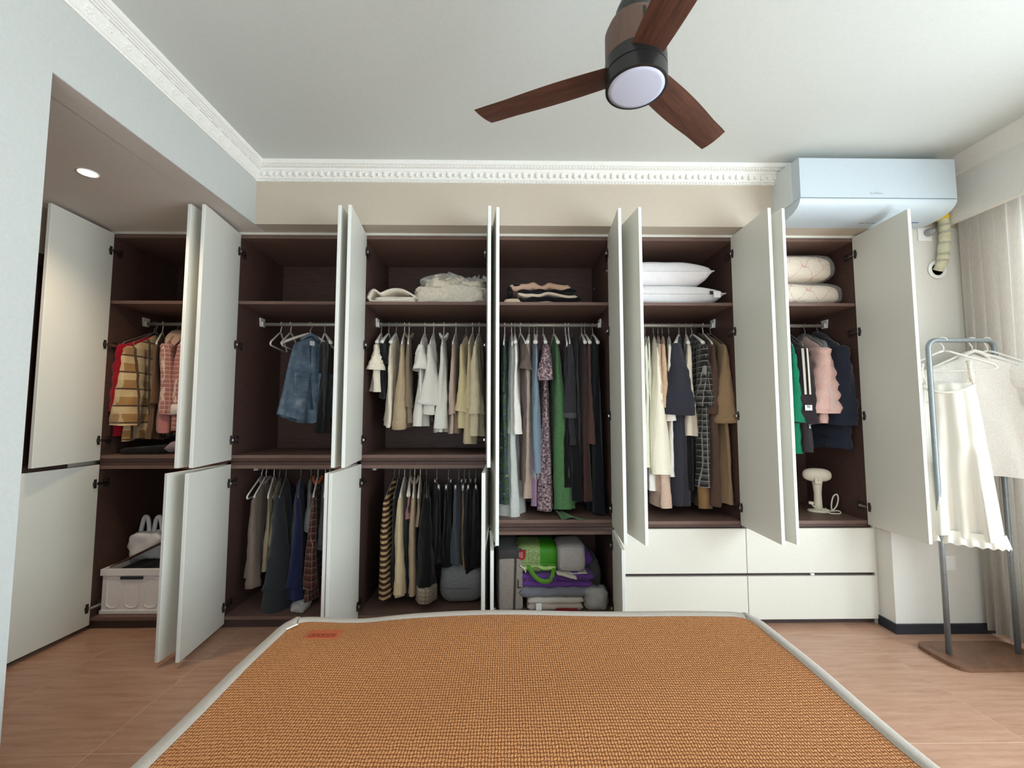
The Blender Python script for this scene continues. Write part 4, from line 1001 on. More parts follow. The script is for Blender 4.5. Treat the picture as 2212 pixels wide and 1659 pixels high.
pk = G('pink_puffer', 'pale pink puffer jacket inside a clear garment bag', 'pink puffer jacket', 'jacket', 1738, 1782, 916, M_ppk, W=.20, tb=(.022, .050), slope=0.58, sl=LS(.43, rx0=.062, rx1=.056, ry0=.07, ry1=.06, out=.03), puff=.075, group=g8, hk='wire')
cv = empty('garment_bag', pk.location, pk.rotation_euler.z); tag(cv, 'clear plastic garment bag around the pink puffer jacket', 'garment bag', None)
m = MB(); body_mesh(m, .225, .265, -.055, .40, .55, .045, .062, 91, 4, .012); m.build('bag_film', glassy('clear_film', (1, 1, 1, 1), .86, .12), cv, True)
G('navy_puffer', 'dark navy puffer jacket at the right end of the rail', 'navy puffer jacket', 'jacket', 1766, 1822, 970, fab('midnight_nylon', rgb(38, 42, 56)), W=.205, tb=(.030, .075), slope=0.50, sl=LS(.52, rx0=.064, rx1=.056, ry0=.075, ry1=.065, out=.02), puff=.085, group=g8, hk='wire', hood=fab('midnight_hood', rgb(34, 36, 48)))

# ------------------------------------------------------------------ clothes rack by the curtain
M_rack = plain('rack_steel', rgb(140, 148, 152), .35, .6)
q0 = atZ(2050, 1412, .022); rkx, rky = q0.x, q0.y
rtop = atY(2003, 735, rky).z
rx1 = rkx+.37
rk = empty('clothes_rack', ((rkx+rx1)/2, rky, 0)); tag(rk, 'small steel clothes rack on a brown base board beside the curtain', 'clothes rack')
ox = rk.location.x
def arc3(x0, x1, zt, r):
    pts = [(x0, 0, .02), (x0, 0, .6), (x0, 0, zt-r)]
    pts += [(x0+r-r*cos(a), 0, zt-r+r*sin(a)) for a in [radians(q) for q in range(15, 91, 15)]]
    pts += [(x1-r+r*sin(a), 0, zt-r+r*cos(a)) for a in [radians(q) for q in range(0, 91, 15)]]
    pts += [(x1, 0, .6), (x1, 0, .02)]
    return pts
MB().tube(arc3(rkx-ox, rx1-ox, rtop, .045), .0125, 14).build('hoop_frame', M_rack, rk, True)
c0 = atZ(2005, 1400, .022); c1 = atZ(2075, 1441, .022)
bx0, by0, by1 = rkx-.075, rky-.125, rky+.125; bx1 = rx1+.075; rr = .06
poly = []
for (cx, cy, a0) in ((bx1-rr, by1-rr, 0), (bx0+rr, by1-rr, 90), (bx0+rr, by0+rr, 180), (bx1-rr, by0+rr, 270)):
    for q in range(0, 91, 15): a = radians(a0+q); poly.append((cx+rr*cos(a)-ox, cy+rr*sin(a)-rky))
MB().prism(poly, 'z', 0.001, .020).build('base_board', wood('rack_board', rgb(96, 66, 50), rgb(132, 98, 76), (3, 3, 3), 3, .4, .05), rk)
RKZ = rtop
g9 = 'clothes on the steel rack'
M_slip = NT('ivory_satin'); k = M_slip; k.base(rgb(242, 238, 226)); k.rough(.45); k.spec(.4); k.sheen(.2); M_slip = k.mat
hx = rkx+.085
yw = radians(44)
sl_ = G('slip_dress', 'ivory satin slip dress with thin straps and ruffled hem', 'ivory slip dress', 'dress', 0, 0, 0, M_slip, W=.105, Wh=.172, tb=(.020, .060), slope=0.05, loc=(hx, rky, RKZ), yaw=yw, L=.81, drop=.235, group=g9, hang=False, amp=.022, nf=4)
for s in (-1, 1):
    MB().tube([(0, s*.100, -.245), (.004, s*.098, -.19), (0, s*.090, -.118), (-.004, s*.085, -.20), (0, s*.07, -.26)], .0035, 6).build('strap', M_slip, sl_, True)
    MB().tube([(0, s*.098, -.235), (0, s*.095, -.20), (0, s*.092, -.16), (0, s*.090, -.12)], [.008, .013, .009, .012], 7).build('ruffle_strap', fab('ivory_frill', rgb(240, 232, 214), 90, bump=1.0), sl_, True)
m = MB(); rs = []
for i in range(4):
    ring = []
    for q in range(120):
        a = 2*pi*q/120; rip = 1+.10*sin(a*26)*(i/3)
        ring.append((.064*sin(a)*rip*(1+.1*i), .175*cos(a)*(1+.03*i), -.235-.78-.022*i+.006*sin(a*26+1)*(i/3)))
    rs.append(ring)
m.rings(rs, False, False).build('hem_ruffle', M_slip, sl_, True)
MB().tube([(.062*sin(a), .15*cos(a)*.70, -.27+.02*cos(2*a)) for a in [2*pi*q/24 for q in range(25)]], .006, 6, False).build('neck_trim', M_slip, sl_, True)
hanger((hx, rky, RKZ), yw, 'plastic', 'white hanger carrying the ivory slip dress')
M_tee = fab('white_tee_cotton', rgb(238, 234, 228))
G('white_tee', 'white cotton tee hanging behind the ivory slip dress', 'white rack tee', 'shirt', 0, 0, 0, M_tee, W=.215, Wh=.215, tb=(.016, .045), slope=0.41, loc=(rkx+.245, rky, RKZ), yaw=radians(62), L=.66, sl=LS(.20, rx0=.03, rx1=.05, ry0=.07, ry1=.075, out=.05), group=g9, collar=True)
G('white_shirt', 'white shirt nearest the window on the steel rack', 'white window shirt', 'shirt', 0, 0, 0, fab('bright_white_cotton', rgb(244, 243, 240)), W=.19, Wh=.20, tb=(.014, .038), slope=0.41, loc=(rkx+.33, rky, RKZ), yaw=radians(64), L=.64, sl=LS(.22, rx0=.03, rx1=.045, ry0=.065, ry1=.07, out=.04), group=g9)
# ------------------------------------------------------------------ folded things, bags, crate, steamer
def sgnp(v, e): return (abs(v)**e)*(1 if v >= 0 else -1)
def blob(m, sx, sy, sz, c=(0, 0, 0), e1=.5, e2=.5, amp=.01, fq=9, seed=0, nu=40, nv=20, flat=True):
    """rounded-box bundle with soft lumps; c = centre of its underside"""
    rs = []
    for j in range(nv+1):
        ph = -pi/2+pi*j/nv; ring = []
        for i in range(nu):
            th = 2*pi*i/nu
            x = sgnp(cos(ph), e1)*sgnp(cos(th), e2); y = sgnp(cos(ph), e1)*sgnp(sin(th), e2); z = sgnp(sin(ph), e1)
            p = Vector((x*sx/2, y*sy/2, z*sz/2))
            nn = noise.noise((p.x*fq+seed*3.1, p.y*fq+seed*1.7, p.z*fq*1.4+seed))+.5*noise.noise((p.x*fq*2.3+seed, p.y*fq*2.3, p.z*fq*3+seed))
            d = p.normalized()*amp*nn
            p += d
            zz = p.z+sz/2
            if flat and zz < 0: zz = 0
            ring.append((c[0]+p.x, c[1]+p.y, c[2]+zz))
        rs.append(ring)
    return m.rings(rs)
def slab(m, x0, x1, y0, y1, z0, z1, seed=0, wav=.004, nx=26, droop=.0, sag=None):
    """one folded layer: rounded edge slab with wavy faces"""
    h = (z1-z0)/2; rs = []
    prof = [(0, -1), (.35, -.94), (.75, -.6), (1, 0), (.75, .6), (.35, .94), (0, 1)]
    n = len(prof)
    for i in range(nx+1):
        t = i/nx; x = x0+(x1-x0)*t
        edge = min(1, sqrt(max(0, 1-(max(0, 1-min(t, 1-t)*(x1-x0)/h))**2))) if h > 0 else 1
        edge = max(edge, .08)
        zc = (z0+z1)/2+wav*noise.noise((x*14+seed*5.3, seed*2.1, 0))*2+(sag(t) if sag else 0)
        hh = h*edge*(1+.25*noise.noise((x*11+seed, 4.2, seed*1.3)))
        ring = [(x, y0+h-h*px_, zc+pz*hh) for px_, pz in prof] + [(x, y1-h+h*px_, zc-pz*hh) for px_, pz in prof]
        rs.append(ring)
    return m.rings(rs)
def folded(name, label, cat, x0, x1, y0, y1, z0, z1, n, mat, seed=1, group=None, wav=.004, mats=None, sag=None):
    m = MB(); h = (z1-z0)/n; rnd = random.Random(seed); cx, cy = (x0+x1)/2, (y0+y1)/2
    for i in range(n):
        if mats: m.mi = i % len(mats)
        dx = rnd.uniform(0, .02)*(x1-x0); dx2 = rnd.uniform(0, .03)*(x1-x0)
        slab(m, x0+dx-cx, x1-dx2-cx, y0+rnd.uniform(0, .012)-cy, y1-cy, i*h*.985, (i+1)*h*1.03, seed+i*.37, wav, sag=sag)
    o = m.build(name, mats or mat, smooth=True, loc=(cx, cy, z0))
    return tag(o, label, cat, group)
ZSH = 1.982
# third unit shelf: towel and duvet bundle
M_towel = fab('white_towel', rgb(240, 228, 212), 120, bump=.8)
x0, x1 = X_(793, 2.66, 640), X_(900, 2.68, 640)
m = MB()
def ribbon(m, pts, y0, y1, th, seed=0, ny=6):
    """thick cloth sheet following a section line, drawn out in depth"""
    P = [Vector((p[0], 0, p[1])) for p in pts]; rs = []
    L_, R_ = [], []
    for i, p in enumerate(P):
        t = (P[min(i+1, len(P)-1)]-P[max(0, i-1)]).normalized(); nrm = Vector((-t.z, 0, t.x))
        L_.append(p+nrm*th/2); R_.append(p-nrm*th/2)
    sec = L_+R_[::-1]
    for j in range(ny+1):
        y = y0+(y1-y0)*j/ny; k_ = .82 if j in (0, ny) else 1
        cen = sum(sec, Vector())/len(sec)
        rs.append([(p.x+.004*noise.noise((p.x*20, y*9, seed)), y+.006*noise.noise((p.x*12, p.z*30, seed)), max(.0005, p.z+.003*noise.noise((p.x*16, y*14, seed+3)))) for p in sec])
    return m.rings(rs)
def smoothpts(pts, k_=5):
    out = []
    for i in range(len(pts)-1):
        p0, p1, p2, p3 = pts[max(0, i-1)], pts[i], pts[i+1], pts[min(len(pts)-1, i+2)]
        for q in range(k_):
            t = q/k_
            out.append(tuple(.5*((2*p1[a])+(-p0[a]+p2[a])*t+(2*p0[a]-5*p1[a]+4*p2[a]-p3[a])*t*t+(-p0[a]+3*p1[a]-3*p2[a]+p3[a])*t**3) for a in (0, 1)))
    out.append(pts[-1]); return out
wt = x1-x0
S = [(.98, .10), (.6, .09), (.15, .10), (.02, .30), (.05, .75), (.14, .92), (.26, .66), (.40, .84), (.55, .96), (.72, .90), (.90, .60), (.98, .42), (.80, .33), (.45, .36), (.22, .33), (.20, .22), (.5, .22), (.95, .24)]
hgt = .092
pts = smoothpts([(a*wt-wt/2, b_*hgt) for a, b_ in S])
ribbon(m, pts, -.19, .17, .0135, 2)
blob(m, wt*.80, .24, hgt*.66, (wt*.04, .05, hgt*.10), .6, .6, .010, 18, 3, 56, 26)
tw = m.build('folded_towel', M_towel, smooth=True, loc=((x0+x1)/2, 2.85, ZSH)); tag(tw, 'loosely folded white towel on the third shelf', 'towel')
x0, x1 = X_(884, 2.70, 630), X_(1046, 2.72, 630)+.03
db = empty('duvet_bundle', ((x0+x1)/2, 2.89, ZSH)); tag(db, 'puffy white duvet bundle under gauzy netting on the third shelf', 'bedding')
m = MB(); blob(m, x1-x0, .36, .145, (0, 0, 0), .45, .5, .034, 15, 5, 72, 36); blob(m, .27, .30, .13, (-.05, -.01, .095), .7, .8, .036, 15, 8, 60, 30); blob(m, .20, .28, .08, (.14, -.01, .11), .7, .8, .02, 13, 4); m.build('duvet', fab('duvet_white', rgb(240, 230, 212), 60, bump=.6), db, True)
M_tul = glassy('white_netting', (.92, .90, .85, 1), .30, .8)
m = MB()
for q, (cx_, r_, zb_, a_) in enumerate(((-.05, .165, .190, 1), (.10, .12, .165, 2), (.19, .095, .175, 4), (-.02, .185, .165, 6), (-.15, .075, .13, 3))):
    def tf(i, j):
        a = 2*pi*i/48; t = j/6
        rr = r_*(1.05-.75*t)*(1+.10*sin(a*7+a_)+.06*sin(a*13+a_*2))
        return (cx_+rr*cos(a), -.01+rr*.9*sin(a), zb_+.055*t**.7*(1+.25*sin(a*5+a_))+.010*sin(a*11+q))
    g_ = grid(tf, 48, 6); m.add(g_.v, g_.f)
m.build('netting', M_tul, db, True)
# fourth unit shelf: three folded garments
M_cr2 = fab('cream_folded', rgb(222, 196, 168)); M_bk2 = fab('black_folded', rgb(26, 22, 26))
xa, xb = X_(1088, 2.68, 630), X_(1268, 2.70, 630)
folded('folded_skirt', 'black folded skirt with cream scalloped trim at the bottom of the pile', 'skirt', xa+.09, xb-.02, 2.72, 3.02, ZSH, ZSH+.060, 2, None, 3, 'folded clothes pile', .010, [fab('scallop_cream', rgb(206, 176, 152)), M_bk2])
folded('folded_scarf', 'cream folded scarf peeping from the left of the pile', 'scarf', xa, xa+.11, 2.70, 2.98, ZSH, ZSH+.045, 1, M_cr2, 9, 'folded clothes pile')
folded('folded_jumper', 'cream and black folded jumper in the middle of the pile', 'jumper', xa+.085, xb-.05, 2.71, 3.0, ZSH+.061, ZSH+.105, 2, None, 5, 'folded clothes pile', .010, [fab('bright_cream', rgb(232, 212, 190)), M_bk2])
jm = folded('folded_sweater', 'tan folded sweater with black cuff on top of the pile', 'sweater', xa+.035, xb-.10, 2.72, 3.0, ZSH+.108, ZSH+.150, 1, fab('tan_sweater', rgb(206, 170, 146)), 7, 'folded clothes pile', .016)
m = MB(); slab(m, -.04, .04, -.10, .10, 0, .045, 4); m.build('cuff', M_bk2, jm, True, loc=(.155, -.02, .008), rot=(0, radians(-10), 0))
m = MB(); slab(m, -.05, .045, -.11, .10, 0, .050, 6); m.build('cuff', M_bk2, jm, True, loc=(-.165, -.02, -.002), rot=(0, radians(-18), 0))
# fifth unit shelf: two pillows
def pillow(name, label, x0, x1, y0, y1, z0, h, mat, seed, tagged=False):
    cx, cy = (x0+x1)/2, (y0+y1)/2; w_, d_ = (x1-x0)/2, (y1-y0)/2
    root = empty(name, (cx, cy, z0)); tag(root, label, 'pillow', 'white pillows')
    n = 28
    def P(i, j, s):
        u_ = -1+2*i/n; v_ = -1+2*j/n
        k_ = ((1-abs(u_)**3.2)*(1-abs(v_)**3.2))**.42 if abs(u_) < 1 and abs(v_) < 1 else 0
        px_ = 1-.06*(1-abs(v_)**2)*abs(u_)**6; py_ = 1-.06*(1-abs(u_)**2)*abs(v_)**6
        z = h*.42+s*h*.5*k_*(1+.06*noise.noise((u_*3+seed, v_*3, s)))
        if s < 0: z = max(z, .001)
        return (u_*w_*px_, v_*d_*py_, z)
    m = MB()
    for s in (1, -1):
        g_ = grid(lambda i, j: P(i, j, s), n, n); m.add(g_.v, g_.f)
    m.build('cover', mat, root, True)
    pts = [P(i, 0, 0) for i in range(n+1)]+[P(n, j, 0) for j in range(1, n+1)]+[P(i, n, 0) for i in range(n-1, -1, -1)]+[P(0, j, 0) for j in range(n-1, -1, -1)]
    MB().tube(pts, .0035, 6, False).build('piping', M_pil2, root, True)
    if tagged:
        MB().box(-.022, .0, -.003, .001, -.012, .012, .001).build('dark_label', M_black, root, loc=(w_-.085, -d_-.004, h*.44))
        MB().box(0, .045, -.003, .001, -.026, .014, .001).build('care_label', M_white, root, loc=(w_-.083, -d_-.005, h*.40))
    return root
M_pil = plain('pillow_white', rgb(238, 236, 238), .8, var=.02, nscale=30, bump=.15); M_pil2 = plain('pillow_piping', rgb(226, 224, 228), .7)
xr = X_(1560, 2.70, 630)
pillow('pillow', 'lower white pillow with a dark side label', xr-.76, xr, 2.655, 3.10, ZSH, .160, M_pil, 1, True)
xr2 = X_(1536, 2.70, 585)
pillow('pillow', 'upper white pillow lying on the labelled one', xr2-.70, xr2, 2.66, 3.08, ZSH+.138, .190, M_pil, 5)
# sixth unit shelf: two quilts in clear plastic
M_qlt = NT('cream_quilt'); k = M_qlt; v = k.coord(); sp = k.n('SeparateXYZ'); k.l(v, sp.inputs[0]); nz = k.noise(v, 18, 3)
a1 = k.math('FRACT', k.math('ADD', k.math('MULTIPLY', k.math('ADD', sp.outputs['X'], sp.outputs['Z']), 7), k.math('ADD', nz, 20))); a2 = k.math('FRACT', k.math('ADD', k.math('MULTIPLY', k.math('SUBTRACT', sp.outputs['X'], sp.outputs['Z']), 7), k.math('ADD', nz, 20.4)))
c = k.mix(k.math('MAXIMUM', k.math('LESS_THAN', a1, .035), k.math('LESS_THAN', a2, .035)), rgb(240, 222, 198), rgb(214, 150, 140)); k.base(c); k.rough(.8); k.bump(nz, .6, .02); M_qlt = k.mat
xr = X_(1828, 2.70, 620)
for nm, x1_, z0_, h_, lb in (('quilt_bundle', xr, ZSH, .165, 'lower cream quilt bundle wrapped in clear plastic'), ('quilt_bundle', xr-.045, ZSH+.160, .200, 'upper rounded cream quilt bundle wrapped in clear plastic')):
    x0_ = BX[5]+.03; cx = (x0_+x1_)/2
    q_ = empty(nm, (cx, 2.89, z0_)); tag(q_, lb, 'bedding', 'wrapped quilts')
    m = MB(); blob(m, x1_-x0_-.02, .42, h_-.012, (0, 0, .006), .55, .35, .012, 7, z0_); m.build('quilt', M_qlt, q_, True)
    m = MB(); blob(m, x1_-x0_+.004, .44, h_, (0, 0, 0), .5, .32, .012, 11, z0_+2); m.build('plastic_wrap', glassy('quilt_film', (1, 1, 1, 1), .80, .12), q_, True)
# garment steamer
ps = atY(1773, 1112, 2.83); zf6 = .615
sx_, sy_ = atY(1768, 1103, 2.85).x, 2.85
st = empty('garment_steamer', (sx_, sy_, zf6), radians(-22)); tag(st, 'white handheld garment steamer standing in the rightmost unit', 'steamer')
M_stm = plain('steamer_plastic', rgb(232, 224, 204), .35, var=.01)
def ell(rx, ry, z, n=28): return [(rx*cos(2*pi*i/n), ry*sin(2*pi*i/n), z) for i in range(n)]
MB().rings([ell(.062, .046, .0), ell(.066, .049, .006), ell(.058, .042, .014), ell(.034, .026, .018)]).build('base', M_stm, st, True)
MB().rings([ell(.026, .020, .014), ell(.024, .019, .05), ell(.022, .018, .12), ell(.027, .022, .175), ell(.030, .024, .20)]).build('handle', M_stm, st, True)
hd = []
for q in range(9):
    y = -.030+.06*q/8; s_ = (1-((q-4)/4.4)**2)**.5
    hd.append([(.084*s_*sgnp(cos(2*pi*i/28), .8), y, .245+.046*s_*sgnp(sin(2*pi*i/28), .8)) for i in range(28)])
MB().rings(hd).build('steam_head', M_stm, st, True)
MB().box(-.022, .022, -.036, -.018, .185, .235, .008).build('trigger_panel', M_stm, st)
MB().lathe([(.005, 0), (.005, .003)], n=12).build('power_button', M_steel, st, loc=(0, -.036, .215), rot=(radians(90), 0, 0))
cp = []
for (px, py, dy) in ((1783, 1098, 0), (1792, 1106, -.02), (1805, 1112, -.04), (1825, 1116, -.05), (1842, 1112, -.05), (1846, 1106, -.03), (1830, 1103, -.01), (1812, 1104, .0), (1808, 1090, .01), (1815, 1073, .01), (1830, 1068, .0), (1836, 1078, -.01), (1828, 1094, -.02), (1808, 1104, -.02), (1795, 1102, .0), (1760, 1095, .03), (1752, 1086, .05)):
    w_ = atY(1783+(px-1783)*(.52 if px > 1783 else 1), py, sy_+dy-.03); cp.append((w_.x, w_.y, max(w_.z, zf6+.0055)))
def cat3(P, k_=6):
    out = []
    for i in range(len(P)-1):
        a, b_, c_, d_ = P[max(0, i-1)], P[i], P[i+1], P[min(len(P)-1, i+2)]
        for q in range(k_):
            t = q/k_; out.append(tuple(max(.0, .5*((2*b_[n_])+(-a[n_]+c_[n_])*t+(2*a[n_]-5*b_[n_]+4*c_[n_]-d_[n_])*t*t+(-a[n_]+3*b_[n_]-3*c_[n_]+d_[n_])*t**3)) for n_ in range(3)))
    out.append(P[-1]); return out
R_ = Matrix.Rotation(radians(22), 4, 'Z')
lp = [tuple(R_ @ (Vector(p)-Vector((sx_, sy_, zf6)))) for p in cat3(cp)]
MB().tube(lp, .0045, 8).build('power_cord', M_stm, st, True)
MB().box(-.014, .014, -.010, .010, -.009, .009, .003).build('plug', M_stm, st, loc=lp[-1])

# crate, its brown lid and the carrier bag in the lower left unit
zf1 = .068
cx0, cx1 = X_(216, 2.665, 1280), X_(352, 2.665, 1280)
zt_ = Z_(1229, 2.665, 280)
cr = empty('storage_crate', ((cx0+cx1)/2, 2.84, zf1)); tag(cr, 'white plastic folding crate in the lower left unit', 'crate')
wc = (cx1-cx0); hc = zt_-zf1; dc = .35
M_crt = plain('crate_white', rgb(246, 244, 246), .5, var=.02)
m = MB()
m.box(-wc/2+.006, wc/2-.006, -dc/2+.006, dc/2-.006, 0, .012)
for (a, b_, c_, d_) in ((-wc/2+.006, wc/2-.006, -dc/2+.006, -dc/2+.016), (-wc/2+.006, wc/2-.006, dc/2-.016, dc/2-.006), (-wc/2+.006, -wc/2+.016, -dc/2+.016, dc/2-.016), (wc/2-.016, wc/2-.006, -dc/2+.016, dc/2-.016)): m.box(a, b_, c_, d_, .01, hc-.002)
m.build('body', M_crt, cr)
m = MB()
for (a, b_, c_, d_) in ((-wc/2-.004, wc/2+.004, -dc/2-.004, -dc/2+.014), (-wc/2-.004, wc/2+.004, dc/2-.014, dc/2+.004), (-wc/2-.004, -wc/2+.014, -dc/2+.014, dc/2-.014), (wc/2-.014, wc/2+.004, -dc/2+.014, dc/2-.014)): m.box(a, b_, c_, d_, hc-.040, hc, .003)
m.build('rim', M_crt, cr)
MB().box(-wc/2, wc/2, -dc/2-.002, -dc/2+.012, 0, .022, .003).build('foot_band', M_crt, cr)
for q in (-1, 0, 1):
    m = MB(); pw, pz0, pz1 = wc*.105, .035, hc-.065
    outer = [(-pw, pz1), (-pw, pz0+pw*.6)]+[(-pw*cos(a), pz0+pw*.6-pw*.6*sin(a)) for a in [radians(w_) for w_ in range(15, 180, 15)]]+[(pw, pz0+pw*.6), (pw, pz1)]
    pts = [(x+q*wc*.30, -dc/2+.004, z) for x, z in outer]+[(pw*cos(a)+q*wc*.30, -dc/2+.004, pz1+pw*.35*sin(a)) for a in [radians(w_) for w_ in range(15, 180, 15)]]
    m.tube(pts+[pts[0]], .0045, 6, False).build('raised_panel', M_crt, cr, True)
MB().box(-wc*.19, wc*.17, -dc/2-.0055, -dc/2+.004, hc-.062, hc-.044, .004).build('handle_slot', plain('slot_navy', rgb(34, 36, 56), .5), cr)
# lid board rising from the crate's left edge
lw = wc*1.02; ang = radians(26)
lid = MB().box(0, lw, -dc/2+.02, dc/2, 0, .006, .001).build('crate_lid', wood('lid_brown', rgb(84, 58, 44), rgb(112, 80, 60)), cr, loc=(-wc/2+.03, 0, hc+.001), rot=(0, -ang, 0)); lid['label'] = 'brown lid board tilted open'
tag(folded('folded_cloth', 'dark clothes lying in the open white crate', 'clothes', cx0+.03, cx1-.03, 2.70, 2.98, zf1+.02, zf1+hc-.02, 3, fab('crate_dark_cloth', rgb(70, 64, 62)), 12), 'dark clothes lying in the open white crate', 'clothes')
bx = atY(325, 1150, 2.86).x
pb = empty('carrier_bag', (bx, 2.87, Z_(1205, 2.86, 320))); tag(pb, 'crumpled white plastic carrier bag on the tilted crate lid', 'bag')
M_pb = plain('carrier_plastic', rgb(244, 246, 250), .3, var=.04, nscale=14, bump=.4)
zt2 = Z_(1146, 2.86, 322)-pb.location.z
m = MB(); blob(m, .21, .13, zt2, (0, 0, 0), .6, .7, .028, 12, 3); m.build('bag_body', M_pb, pb, True)
for s in (-1, 1):
    pts = [(s*.015, 0, zt2-.05), (s*.018, .0, zt2+.02), (s*.028, 0, zt2+.075), (s*.050, 0, zt2+.085), (s*.066, 0, zt2+.02), (s*.075, 0, zt2-.05)]
    MB().tube(cat3([(p[0]+1, p[1]+1, p[2]) for p in pts]), .013, 7).build('bag_handle', M_pb, pb, True, loc=(-1, -1, 0))
# black bag and lilac cloth on the floor of the leftmost upper unit
folded('black_bag', 'flat black fabric bag lying under the checked jacket', 'bag', X_(258, 2.68, 965), X_(352, 2.68, 965), 2.66, 2.98, 1.023, 1.068, 1, M_blk, 15)
folded('lilac_cloth', 'crumpled lilac cloth under the pink plaid jacket', 'cloth', X_(356, 2.68, 950), X_(386, 2.68, 950)+.05, 2.67, 2.95, 1.023, 1.085, 1, fab('lilac_cloth', rgb(150, 134, 146)), 16, None, .014)
# grey cushion in the lower third unit
xa, xb = X_(944, 2.72, 1260), X_(1040, 2.72, 1260)+.02
cs = empty('fluffy_cushion', ((xa+xb)/2, 2.90, .068)); tag(cs, 'grey fluffy cushion lying under the black trousers', 'cushion')
hcs = Z_(1226, 2.74, 990)-.068
m = MB(); blob(m, xb-xa, .34, hcs, (0, 0, 0), .62, .45, .012, 10, 6); m.build('cover', fab('grey_plush', rgb(132, 134, 138), 90, bump=1.0), cs, True)
MB().tube([((xb-xa)/2*.97*sgnp(cos(a), .45), .165*sgnp(sin(a), .45), hcs*.46) for a in [2*pi*q/40 for q in range(41)]], .004, 6, False).build('seam', fab('grey_seam', rgb(104, 106, 110)), cs, True)
# clear bag on the floor of the lower second unit
p = atY(650, 1320, 2.70)
m = MB(); blob(m, .10, .12, .055, (0, 0, 0), .7, .7, .016, 22, 4); pl = m.build('plastic_wrapper', glassy('crumpled_film', (1, 1, 1, 1), .6, .15), smooth=True, loc=(p.x, 2.70, .0685)); tag(pl, 'crumpled clear plastic wrapper under the rust plaid shirt', 'wrapper')

# ---- lower fourth unit: bags and blankets
Y4 = 2.665; z4 = .0685
def x4(px, y=Y4): return X_(px, y, 1250)
def z4_(py, y=Y4): return Z_(py, y, 1180)
# tall storage bag
xa, xb = x4(1071), x4(1124)
hb = z4_(1206)-z4
sb = empty('storage_bag', ((xa+xb)/2, 2.84, z4), radians(6)); tag(sb, 'tall grey fabric storage bag with dark piping and letter L', 'bag')
M_felt = fab('grey_felt', rgb(152, 142, 134), 150, bump=.6); M_dfelt = fab('dark_felt', rgb(70, 66, 66), 150)
wb = xb-xa
MB().box(-wb/2, wb/2, -.17, .17, 0, hb, .014).build('body', M_felt, sb, 'auto')
MB().box(-wb/2-.002, wb/2+.002, -.168, .168, hb-.012, hb+.050, .012).build('lid', M_dfelt, sb, 'auto')
MB().tube([(wb/2-.055, -.1735, .005), (wb/2-.050, -.1735, hb*.5), (wb/2-.046, -.1735, hb)], .006, 8).build('piping', M_dfelt, sb, True)
m = MB().box(0, .006, -.002, .001, 0, .050).box(0, .022, -.002, .001, 0, .006)
m.build('printed_letter', M_black, sb, loc=(wb/2-.034, -.1710, hb*.42))
MB().tube([(wb/2-.02, -.175, hb*.86), (wb/2+.008, -.178, hb*.80), (wb/2+.016, -.176, hb*.72)], .004, 6).build('cord_loop', M_hang, sb, True)
# stack from the floor up
xs0, xs1 = x4(1138), x4(1262)
ws = folded('white_throw', 'white folded throw with a red corner at the bottom of the blankets', 'blanket', xs0, xs1, 2.655, 2.99, z4, z4_(1293), 2, None, 21, 'folded blankets', .004, [fab('throw_red_white', rgb(190, 176, 166)), fab('throw_white', rgb(204, 198, 190))])
m = MB(); slab(m, -.075, .06, -.006, .30, 0, .012, 3, .003); m.build('red_corner', fab('deep_red', rgb(132, 26, 32)), ws, True, loc=(.075, -.172, .004))
MB().box(-.017, .017, -.003, .001, -.020, .020, .001).build('care_label', M_white, ws, loc=(-.105, -.170, .03))
zg0, zg1 = z4_(1293), z4_(1275)
folded('blue_grey_blanket', 'blue grey folded blanket under the purple one', 'blanket', x4(1119), x4(1280), 2.66, 3.0, zg0, zg1+.004, 1, fab('blue_grey_fleece', rgb(126, 128, 138), 130, bump=.7), 24, 'folded blankets')
zp0, zp1 = zg1+.004, z4_(1243)
pu = folded('purple_blanket', 'bright purple tufted folded blanket', 'blanket', x4(1123), x4(1286), 2.67, 3.04, zp0, zp1, 2, fab('purple_chenille', rgb(104, 66, 142), 70, bump=1.0), 27, 'folded blankets', .006)
m = MB(); slab(m, -.03, .035, -.13, .16, 0, z4_(1196)-zp1, 8, .004); m.build('raised_fold', fab('purple_chenille', rgb(104, 66, 142)), pu, True, loc=(.20, .03, zp1-zp0-.004))
for q in range(22):
    x = -.19+q*.0175
    if q == 0: tf0 = MB().tube([(0, -.006, 0), (.003, -.010, .008), (0, -.006, .016)], [.004, .006, .003], 6).build('tuft', MC['purple_chenille'], pu, True, loc=(x, -.182, zp1-zp0-.030))
    else: inst('tuft', tf0, pu, (x, -.182+.002*sin(q), zp1-zp0-.030+.004*sin(q*1.7)))
# grey ribbed blanket on top at the right
zk0 = zp1+.001
M_rib = fab('grey_rib_knit', rgb(178, 172, 168), 240, knit=26, bump=.9); M_ribw = fab('off_white_knit', rgb(206, 200, 188), 240)
xg0, xg1 = x4(1203), x4(1271)
gr = folded('ribbed_blanket', 'light grey ribbed blanket folded on the purple one', 'blanket', xg0, xg1, 2.675, 2.96, zk0, z4_(1240, 2.675), 1, M_ribw, 31, 'folded blankets')
m = MB(); hh = z4_(1177, 2.70)-z4_(1240, 2.675)
blob(m, xg1-xg0-.006, .25, hh, (0, 0, 0), .35, .4, .004, 9, 4); m.build('ribbed_roll', M_rib, gr, True, loc=(0, -.005, z4_(1240, 2.675)-zk0-.003))
m = MB(); slab(m, -.075, .055, -.02, .02, 0, .018, 3, .004); m.build('hanging_corner', M_ribw, gr, True, loc=(-.03, -.15, -.012), rot=(0, radians(14), 0))
